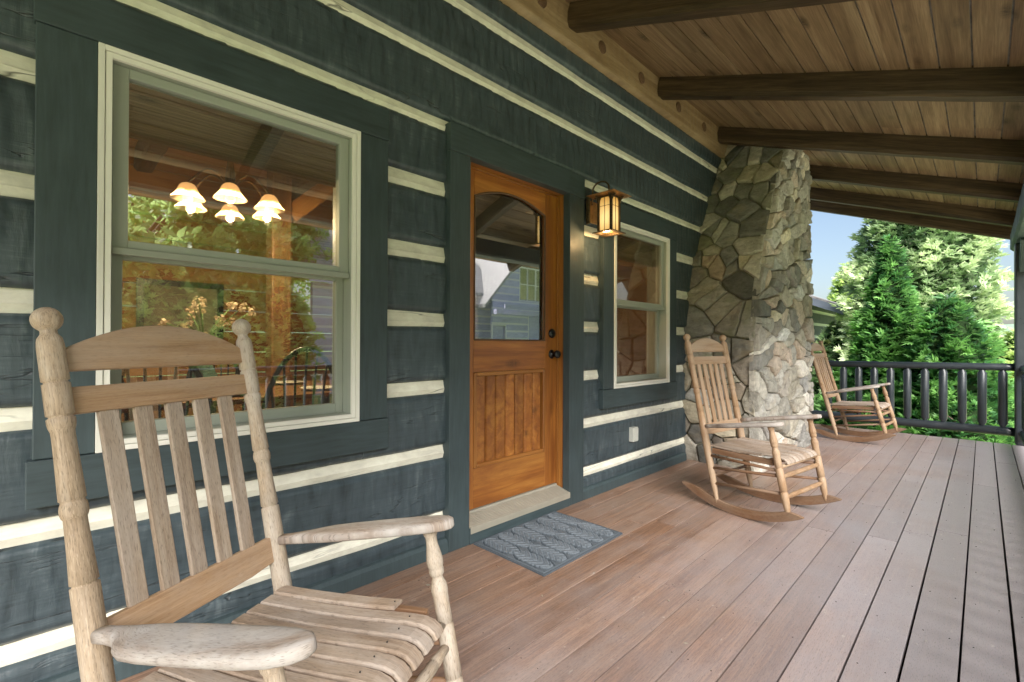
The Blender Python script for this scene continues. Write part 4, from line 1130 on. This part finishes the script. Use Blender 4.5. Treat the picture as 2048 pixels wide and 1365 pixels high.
M['arb'] = leafmat('arborvitae_green', (.008,.04,.016), (.045,.175,.04), (.20,.45,.10), .5, .3)
M['arbpale'] = leafmat('cypress_green', (.03,.08,.028), (.21,.37,.14), (.68,.80,.47), .5, .3, (.60,.45,.08))
M['arbyel'] = leafmat('yellow_green', (.16,.30,.06), (.42,.62,.15), (.75,.88,.36), .5, .35)
M['leafb'] = leafmat('broad_leaf', (.10,.22,.05), (.30,.50,.12), (.60,.80,.30), .45, .55)
M['bark'] = plain('bark', (.10, .075, .055), .95, 0, .35, 12, .2, .8)
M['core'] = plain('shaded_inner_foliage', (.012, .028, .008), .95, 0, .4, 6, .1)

def spray(mb, c, d, up, s, rg, rnd):
    d = d.normalized(); side = d.cross(up)
    side = side.normalized() if side.length > 1e-4 else d.orthogonal().normalized()
    nn = side.cross(d)
    P = []; F = []
    for k in range(5):
        a = (k-2)*.42+rg.uniform(-.1,.1); l = s*(1-.16*abs(k-2))*rg.uniform(.8,1.15)
        v = (d*math.cos(a)+side*math.sin(a)); w = (side*math.cos(a)-d*math.sin(a))*s*.13
        b = c+d*(s*.08*abs(k-2)); lift = nn*rg.uniform(-.12,.12)*s
        o = len(P); P += [b, b+v*l*.5+w+lift*.5, b+v*l+lift-nn*s*.15, b+v*l*.5-w+lift*.5]; F.append((o, o+1, o+2, o+3))
    mb.add(P, F, [(0,0,0)]*len(P), rnd)
def conifer(name, x, y, h, rprof, nsp, size, mat, label, seed, lobes=.22, droop=.15, up=.8, group=None, z0=GZ, core=.72, fr=4.5, squash=1.0, facing=None):
    root = empty(name, (x, y, z0), 0, label, 'tree', group); rg = random.Random(seed)
    d = MB(); d.lathe((0,0,-.1), (0,0,h*.9), [(0,.11+.01*h),(h*.2,.09),(h*.9,.012)], 9, None, 0, True, True, .1)
    for k in range(14):
        z = h*rg.uniform(.08,.8); a = rg.uniform(0,6.28); rr = pl_interp(rprof, z/h)*.85
        d.tube([(0,0,z),(rr*.5*math.cos(a), rr*.5*math.sin(a), z+.1),(rr*math.cos(a), rr*math.sin(a), z+.22)], [.025,.016,.006], 5)
    d.build('trunk', M['bark'], root)
    def lob(a, z):
        p = Vector((math.cos(a)*1.0, math.sin(a)*1.0, z*.9))*1.0
        q = noise.noise(p*fr*.5+Vector((seed,0,0)))+.55*noise.noise(p*fr+Vector((0,seed,0)))+.3*noise.noise(p*fr*2.2+Vector((0,0,seed)))
        return q
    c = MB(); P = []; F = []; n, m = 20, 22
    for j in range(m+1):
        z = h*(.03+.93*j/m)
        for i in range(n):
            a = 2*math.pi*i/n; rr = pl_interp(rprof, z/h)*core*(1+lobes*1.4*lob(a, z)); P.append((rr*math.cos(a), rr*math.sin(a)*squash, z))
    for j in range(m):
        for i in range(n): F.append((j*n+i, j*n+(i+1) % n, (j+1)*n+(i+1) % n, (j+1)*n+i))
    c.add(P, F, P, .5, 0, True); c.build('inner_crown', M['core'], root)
    f = MB(); tot = sum(pl_interp(rprof, (k+.5)/40) for k in range(40)); cnt = 0
    zl = []
    for k in range(40):
        q = pl_interp(rprof, (k+.5)/40)/tot*nsp; zl.append(q)
    for k in range(40):
        for _ in range(int(zl[k]+rg.random())):
            z = h*(k+rg.random())/40; a = rg.uniform(0, 2*math.pi)
            L_ = lob(a, z); rr = pl_interp(rprof, z/h)*(1+lobes*1.5*L_)
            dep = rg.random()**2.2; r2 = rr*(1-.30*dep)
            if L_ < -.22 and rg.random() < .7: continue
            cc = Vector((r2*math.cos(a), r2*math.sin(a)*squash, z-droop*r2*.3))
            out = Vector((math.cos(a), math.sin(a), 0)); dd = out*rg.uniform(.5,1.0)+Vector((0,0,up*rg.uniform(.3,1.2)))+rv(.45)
            tone = min(1, max(0, .5+1.15*L_+rg.uniform(-.2,.2)-.6*dep))  # sunlit clumps and shade in the hollows are put into the leaf tone
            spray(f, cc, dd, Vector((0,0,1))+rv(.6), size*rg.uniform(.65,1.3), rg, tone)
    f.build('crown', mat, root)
    return root
G2 = 'evergreens beyond the far railing'
conifer('arborvitae_tree', .80, 11.0, 3.86, [(0,.55),(.08,.92),(.2,.90),(.35,.62),(.55,.40),(.75,.24),(.92,.10),(1,.01)], 7600, .15, M['arb'], 'pointed bright green arborvitae in front of the big evergreen', 3, .42, group=G2)
conifer('arborvitae_tree', 1.60, 10.4, 2.66, [(0,.5),(.1,.72),(.25,.74),(.45,.60),(.7,.44),(.9,.2),(1,.02)], 5200, .15, M['arb'], 'shorter rounded arborvitae right of the pointed one', 8, .44, group=G2)
conifer('cypress_tree', .98, 14.3, 6.6, [(0,.8),(.06,1.14),(.3,1.2),(.5,1.18),(.68,1.10),(.82,.85),(.93,.5),(1,.05)], 14500, .18, M['arbpale'], 'broad tall evergreen reaching above the porch roof', 13, .28, group=G2, fr=5.2)
conifer('arborvitae_tree', -2.2, 24.6, 5.4, [(0,.7),(.1,.9),(.4,.84),(.7,.56),(.9,.24),(1,.02)], 3600, .20, M['arbyel'], 'small yellow green pointed evergreen behind the neighbouring eave', 21, .14, group=G2)
conifer('shrub', 2.55, 12.2, 2.15, [(0,.6),(.15,.95),(.5,.9),(.8,.55),(1,.08)], 3600, .15, M['arbyel'], 'rounded light green shrub beside the corner post', 31, .22, group='shrubs beyond the railing')
conifer('shrub', -.66, 14.45, 2.42, [(0,.4),(.15,.56),(.5,.52),(.8,.36),(1,.06)], 3400, .15, M['arbpale'], 'pale green shrub under the eave of the neighbouring cabin', 34, .22, group='shrubs beyond the railing')
conifer('shrub', 1.85, 9.55, 1.02, [(0,.5),(.2,.62),(.6,.5),(1,.1)], 1900, .12, M['arb'], 'low green shrub behind the right balusters', 41, .24, group='shrubs beyond the railing')
conifer('shrub', .45, 9.6, 1.0, [(0,.6),(.2,.75),(.6,.6),(1,.12)], 2200, .12, M['arb'], 'low green shrub behind the farthest rocking chair', 44, .24, group='shrubs beyond the railing')
conifer('pine_tree', 4.6, 25.0, 5.4, [(0,1.2),(.1,1.9),(.4,1.5),(.8,.6),(1,.04)], 2600, .3, M['arbpale'], 'hazy pale tree far behind the corner post', 51, .3)

def broadleaf(x, y, h, r, nl, seed, label, size=.16):
    root = empty('maple_tree', (x, y, GZ), 0, label, 'tree', 'trees across the lawn'); rg = random.Random(seed)
    d = MB(); tips = []
    d.lathe((0,0,-.1), (.1,0,h*.5), [(0,.24),(h*.15,.19),(h*.5,.13)], 10, None, 0, True, True, .1)
    for k in range(11):
        a = rg.uniform(0,6.28); z = h*rg.uniform(.22,.5); t = Vector((r*rg.uniform(.4,.85)*math.cos(a), r*rg.uniform(.4,.85)*math.sin(a), h*rg.uniform(.5,.95)))
        m_ = Vector((0,0,z)).lerp(t, .5)+rv(.3)
        d.tube([(0.05,0,z), m_, t], [.09,.055,.015], 6); tips += [t, m_.lerp(t, .6)]
    d.build('trunk', M['bark'], root)
    f = MB(); cl = []
    for k in range(46):
        if k < len(tips): c = tips[k]
        else:
            a = rg.uniform(0,6.28); q = rg.uniform(-.85,1); c = Vector((r*math.sqrt(max(0,1-q*q))*math.cos(a)*.85, r*math.sqrt(max(0,1-q*q))*math.sin(a)*.85, h*.6+q*h*.38))
        cl.append((c, rg.uniform(.5,1.0)*r*.34))
    for _ in range(nl):
        c, s = rg.choice(cl); v = rv(1).normalized(); v.z *= .7; p = c+v*s*rg.random()**.4
        a = rv(1).normalized(); b = a.orthogonal().normalized(); q = size*rg.uniform(.6,1.3)
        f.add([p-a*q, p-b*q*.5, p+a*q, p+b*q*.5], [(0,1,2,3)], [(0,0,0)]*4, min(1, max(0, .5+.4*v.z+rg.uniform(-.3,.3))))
    f.build('crown', M['leafb'], root)
for i, (x, y, h, r) in enumerate(((15.0, 1.6, 8.0, 2.9), (17.5, 5.0, 8.5, 3.2), (17.0, -4.6, 9, 3.4), (22, 2.0, 11, 4.2), (25.5, 7.5, 11, 4.2), (23, -6.5, 11, 4.2))):
    broadleaf(x, y, h, r, 9500, 60+i, ('spreading leafy tree across the lawn reflected in the large window', 'second leafy tree reflected behind the chandelier', 'leafy tree at the left end of the lawn', 'tall leafy tree at the back of the lawn', 'tall leafy tree behind the neighbouring roof', 'tall leafy tree at the far left of the lawn')[i], .20)

for i, (x, y, h, lab) in enumerate(((11.8, .9, 3.3, 'tall hedge shrub at the left of the row across the lawn'), (12.6, 2.3, 3.9, 'second hedge shrub across the lawn'), (12.0, 3.8, 3.4, 'middle hedge shrub across the lawn'), (12.8, 5.2, 3.7, 'hedge shrub nearest the log house across the lawn'), (11.9, -.6, 3.0, 'low hedge shrub at the far left across the lawn'))):
    conifer('shrub', x, y, h, [(0,.7),(.15,.95),(.5,.9),(.8,.6),(1,.08)], 2600, .2, M['leafb'], lab, 70+i, .26, group='hedge across the lawn')
# ------------------------------------------------------------------ neighbouring log houses
M['nlog'] = paint('neighbour_slate', (.62, .62, .84), (20, 2, 20), .15, .7, .2, .004)
M['nchink'] = paint('neighbour_chink', (.95, .95, .93), (10, 2, 10), .05, .9)
M['nbslate'] = paint('cabin_slate', (.07, .085, .115), (20, 2, 20), .15, .7, .2, .004)
M['nwin'] = glassmat('neighbour_glass', (.3, .34, .33), .2, 1.6)
M['nroof'] = None
def shingle_mat():
    m, nt = newmat('shingle_roof')
    p = objco(nt)
    b = nd(nt, 'ShaderNodeTexBrick', Vector=mapped(nt, nd(nt, 'ShaderNodeMapping', Vector=p, Rotation=(0,0,R(90))).outputs[0], (1,1,1)), Scale=1.0)
    b.inputs['Color1'].default_value = (.50,.49,.48,1); b.inputs['Color2'].default_value = (.62,.61,.59,1); b.inputs['Mortar'].default_value = (.22,.21,.20,1)
    b.inputs['Mortar Size'].default_value = .012; b.inputs['Brick Width'].default_value = .3; b.inputs['Row Height'].default_value = .15
    c = mix(nt, .35, b.outputs[0], ramp(nt, noi(nt, p, 8, 4), [(.3,(.38,.37,.37)),(.7,(.66,.65,.64))]))
    out_bsdf(nt, c, .95, b.outputs[1], .5, .01, .1); return m
M['nroof'] = shingle_mat()
def stripes(mb, y0, y1, z0, z1, X, dirx, cut=()):   # log courses on plane x = X facing dirx, clipped by rake function
    z = z0
    k = 0
    while z < z1:
        for a, b, mi, pr in ((z, z+.27, 0, .03), (z+.27, z+.36, 1, .0)):
            b = min(b, z1)
            if b <= a: continue
            segs = [(y0, y1)]
            for (p, q, u, v) in cut:
                if v <= a or u >= b: continue
                ns = []
                for s, e in segs:
                    if q <= s or p >= e: ns.append((s, e)); continue
                    if p > s: ns.append((s, p))
                    if q < e: ns.append((q, e))
                segs = ns
            for s, e in segs:
                zz = (a+b)/2
                s2, e2 = s, e
                if mb.rake: s2 = max(s2, mb.rake(zz)[0]); e2 = min(e2, mb.rake(zz)[1])
                if e2 > s2+.01:
                    xs_ = sorted((X, X+dirx*(.06+pr))); mb.box((xs_[0], s2, a), (xs_[1], e2, b), 1, None, mi)
        z += .36; k += 1
# house across the lawn (seen mirrored in the glass)
hs_ = empty('log_house', (15, 16, GZ), 0, 'grey log house with white chinking mirrored in the door glass', 'house'); ht = Matrix.Translation((-15, -16, -GZ))
cut1 = [(16.75, 18.6, 3.2, 4.9), (14.9, 15.9, GZ, 2.0), (17.4, 18.6, 1.2, 2.6)]
d = MB(); d.rake = lambda z: (15.0 if z < 3.3 else 15.0+(z-3.3)*.95, 23.0 if z < 3.3 else 23.0-(z-3.3)*.95)
stripes(d, 15.0, 23.0, GZ, 7.3, 14.0, -1, cut1); d.box((14.05, 15.05, GZ), (14.1, 22.95, 3.3), 1, None, 0)
fin(d.build('gable_wall', [M['nlog'], M['nchink']], hs_), ht)
def nwindow(y0, y1, z0, z1, X, nm, par, T, cols=3, rows=2):
    d = MB(); w = .05
    d.box((X-.10, y0, z0), (X-.02, y0+w, z1), 2); d.box((X-.10, y1-w, z0), (X-.02, y1, z1), 2); d.box((X-.10, y0+w, z0), (X-.02, y1-w, z0+w), 1); d.box((X-.10, y0+w, z1-w), (X-.02, y1-w, z1), 1)
    for k in range(1, cols): yy = y0+(y1-y0)*k/cols; d.box((X-.095, yy-.025, z0+w), (X-.025, yy+.025, z1-w), 2)
    for k in range(1, rows): zz = z0+(z1-z0)*k/rows; d.box((X-.09, y0+w, zz-.02), (X-.03, y1-w, zz+.02), 1)
    o = fin(d.build(nm, M['nchink'], par), T)
    g = MB(); g.box((X-.06, y0+w, z0+w), (X-.055, y1-w, z1-w)); q = g.build('pane', M['nwin'], o); q.matrix_parent_inverse = T
nwindow(16.75, 18.6, 3.2, 4.9, 14.0, 'window', hs_, ht); nwindow(17.4, 18.6, 1.2, 2.6, 14.0, 'window', hs_, ht, 1, 1); nwindow(14.95, 15.9, 0.1, 2.0, 14.0, 'window', hs_, ht, 1, 1)
d = MB()
for s in (-1, 1):
    A, B = Vector((13.75, 19.0, 7.55)), Vector((13.75, 19.0+s*4.6, 2.75))
    P = [A, B, B+Vector((10,0,0)), A+Vector((10,0,0))]; P = P+[p+Vector((0,0,.16)) for p in P]; d.hexa(P, [Vector(p) for p in P])
fin(d.build('roof', M['nroof'], hs_, fixn=True), ht)
d = MB(); d.box((15.05, 7.0, GZ), (15.1, 15.9, 3.3), 1, None, 0); d.rake = None; stripes(d, 7.0, 15.9, GZ, 3.3, 15.0, -1); fin(d.build('wing_wall', [M['nlog'], M['nchink']], hs_), ht)
d = MB(); P = [Vector((14.5, 6.7, 3.35)), Vector((14.5, 16.4, 3.35)), Vector((19.0, 16.4, 7.0)), Vector((19.0, 6.7, 7.0))]; P = P+[p+Vector((0,0,.16)) for p in P]; d.hexa(P, [Vector(p) for p in P]); fin(d.build('wing_roof', M['nroof'], hs_), ht)
d = MB(); d.box((14.42, 6.7, 3.26), (14.47, 14.3, 3.44), 1); fin(d.build('fascia', M['nlog'], hs_), ht)
d = MB(); d.bar((13.3, 14.6, 2.55), (13.3, 20.5, 2.55), .2, .22); d.bar((12.7, 14.6, 2.75), (12.7, 20.5, 2.75), .05, .18); fin(d.build('porch_beam', M['nlog'], hs_), ht)
# cabin beyond the far railing
nb = empty('log_cabin', (-3.5, 19, GZ), 0, 'neighbouring slate log cabin with a low dark eave behind the chimney', 'log cabin'); nt_ = Matrix.Translation((3.5, -19, -GZ))
d = MB(); d.rake = None
z = GZ; k = 0
while z < 2.2:
    d.box((-8, 15.35, z), (-1.42, 15.5, z+.27), 0, None, 0); d.box((-8, 15.4, z+.27), (-1.44, 15.5, z+.36), 0, None, 1)
    d.box((-1.52, 15.5, z), (-1.42, 23, z+.27), 1, None, 0); d.box((-1.52, 15.5, z+.27), (-1.45, 23, z+.36), 1, None, 1); z += .36
fin(d.build('wall', [M['nbslate'], M['nchink']], nb), nt_)
d = MB(); ux = Vector((1, 0, -.42)); 
for k in range(10):
    y0 = 13.95+k*.16
    A = Vector((-4.2, y0+.08, 3.52)); B = A+ux*3.78; d.bar(A, B, .135, .03)
fin(d.build('soffit_boards', M['nbslate'], nb), nt_)
d = MB(); A = Vector((-4.2, 13.9, 3.57)); P = [A, A+ux*3.8, A+ux*3.8+Vector((0,9.5,0)), A+Vector((0,9.5,0))]; P = [p+Vector((0,0,.02)) for p in P]+[p+Vector((0,0,.08)) for p in P]; d.hexa(P, [Vector(p) for p in P])
A2 = Vector((-4.2, 13.9, 3.57)); ux2 = Vector((-1,0,-.42)); P = [A2, A2+Vector((0,9.5,0)), A2+Vector((0,9.5,0))+ux2*4, A2+ux2*4]; P = [p+Vector((-.002,0,.02)) for p in P]+[p+Vector((-.002,0,.08)) for p in P]; d.hexa(P, [Vector(p) for p in P])
fin(d.build('roof', M['shingle'], nb, fixn=True), nt_)
d = MB(); A = Vector((-4.2, 13.88, 3.52)); d.bar(A, A+ux*3.82, .035, .17); fin(d.build('bargeboard', M['nbslate'], nb), nt_)

# parked car glimpsed between chimney and railing
car = empty('parked_car', (-2.1, 18.2, GZ), R(0), 'silver parked car glimpsed between the chimney and the farthest rocker', 'car')
M['carpaint'] = plain('silver_paint', (.55,.57,.58), .25, .4, .02); M['tyre'] = plain('tyre', (.02,.02,.02), .8); M['taillight'] = plain('tail_light', (.5,.01,.01), .2, 0, .05, 30, .5, .05); M['cglass'] = plain('car_glass', (.03,.04,.045), .08, 0, .05)
d = MB(); body = [(-2.2,.35),(2.2,.35),(2.22,.62),(2.05,.82),(1.0,.92),(.45,1.38),(-1.25,1.42),(-2.0,.98),(-2.24,.9)]
d.prism(body, (0, .85, 0), (0,1,0), (0,0,1), (-1,0,0), .0, 0); d = MB()
d.prism(body, (-.85, 0, 0), (0,1,0), (0,0,1), (1,0,0), 1.7, 0); d.build('body', M['carpaint'], car, .07, 4, True)
d = MB(); d.prism([(-1.72,.99),(-1.18,1.36),(.40,1.33),(.88,.97)], (-.862, 0, 0), (0,1,0), (0,0,1), (1,0,0), 1.724, 0); d.bar((-.7, -2.02, 1.02), (-.7, -1.3, 1.43), .01, .01); d.build('side_window', M['cglass'], car, .01, 2, True)
d = MB(); d.prism([(-.68,-.31),(.68,-.31),(.60,.24),(-.60,.24)], (0, -1.665, 1.215), (1,0,0), (0,.86,.50), (0,-.5,.86), .012, 0); d.build('rear_window', M['cglass'], car, .004, 2, True)
for a in (-.86, .72):
    for b in (-1.35, 1.35):
        d = MB(); d.lathe((a-.02, b, .31), (a+.16, b, .31), [(0,.26),(.03,.31),(.15,.31),(.18,.26)], 20); d.build('wheel', M['tyre'], car)
for a in (-.64, .64):
    d = MB(); d.box((a-.16, -2.262, .70), (a+.16, -2.20, .86)); d.build('tail_light', M['taillight'], car, .01)

# ------------------------------------------------------------------ light, sky, camera
world = bpy.data.worlds.new('World'); scene.world = world; world.use_nodes = True
wn = world.node_tree; wn.nodes.clear()
SUN_EL, SUN_DIR = R(39), Vector((.78, -.62, 0)).normalized()     # horizontal direction towards the sun
sky = wn.nodes.new('ShaderNodeTexSky'); sky.sky_type = 'NISHITA'; sky.sun_disc = False
sky.sun_elevation = SUN_EL; sky.sun_rotation = math.atan2(SUN_DIR.x, SUN_DIR.y); sky.air_density = 1.0; sky.dust_density = 2.6; sky.ozone_density = 1.0
bg = wn.nodes.new('ShaderNodeBackground'); bg.inputs[1].default_value = .20
wo = wn.nodes.new('ShaderNodeOutputWorld'); wn.links.new(sky.outputs[0], bg.inputs[0]); wn.links.new(bg.outputs[0], wo.inputs[0])
sl = bpy.data.lights.new('sun', 'SUN'); sl.energy = 16.5; sl.angle = R(48); sl.color = (1.0, .97, .93)
so = bpy.data.objects.new('sun', sl); COL.objects.link(so)
sd = SUN_DIR*math.cos(SUN_EL)+Vector((0,0,math.sin(SUN_EL))); so.rotation_euler = sd.to_track_quat('Z', 'Y').to_euler(); so.location = (0, 0, 30)
pl_ = bpy.data.lights.new('lantern_light', 'POINT'); pl_.energy = 5.0; pl_.color = (1.0, .62, .25); pl_.shadow_soft_size = .02
po = bpy.data.objects.new('lantern_light', pl_); COL.objects.link(po); po.location = (LX, LY-.03, zb-.03)
for k in range(6):
    a = R(60*k-14.3); q = bpy.data.lights.new('chandelier_light', 'POINT'); q.energy = 27.0; q.color = (1.0, .70, .38); q.shadow_soft_size = .015
    qo = bpy.data.objects.new('chandelier_light', q); COL.objects.link(qo); qo.location = (CHX+.235*math.cos(a), CHY+.235*math.sin(a), 1.880)

cam = bpy.data.cameras.new('camera'); co = bpy.data.objects.new('camera', cam); COL.objects.link(co)
cam.sensor_width = 36.0; cam.lens = 946.4*36/2048; cam.clip_start = .03; cam.clip_end = 2000
YAW, PITCH, ROLL = R(44.853), R(.2855), R(.2151)
fwd = Vector((-math.sin(YAW)*math.cos(PITCH), math.cos(YAW)*math.cos(PITCH), math.sin(PITCH)))
rgt = Vector((math.cos(YAW), math.sin(YAW), 0)); upv = rgt.cross(fwd)
r2 = rgt*math.cos(ROLL)+upv*math.sin(ROLL); u2 = upv*math.cos(ROLL)-rgt*math.sin(ROLL)
co.matrix_world = Matrix(((r2.x, u2.x, -fwd.x, 2.0), (r2.y, u2.y, -fwd.y, 0.0), (r2.z, u2.z, -fwd.z, 2.0/1.802), (0, 0, 0, 1)))
scene.camera = co
scene.view_settings.view_transform = 'Standard'; scene.view_settings.look = 'None'; scene.view_settings.exposure = 0; scene.view_settings.gamma = 1.13
try:
    scene.cycles.max_bounces = 7; scene.cycles.transparent_max_bounces = 10; scene.cycles.diffuse_bounces = 4; scene.cycles.glossy_bounces = 3; scene.cycles.transmission_bounces = 4; scene.cycles.adaptive_threshold = .02
    scene.cycles.caustics_reflective = False; scene.cycles.sample_clamp_indirect = 8.0
except Exception: pass
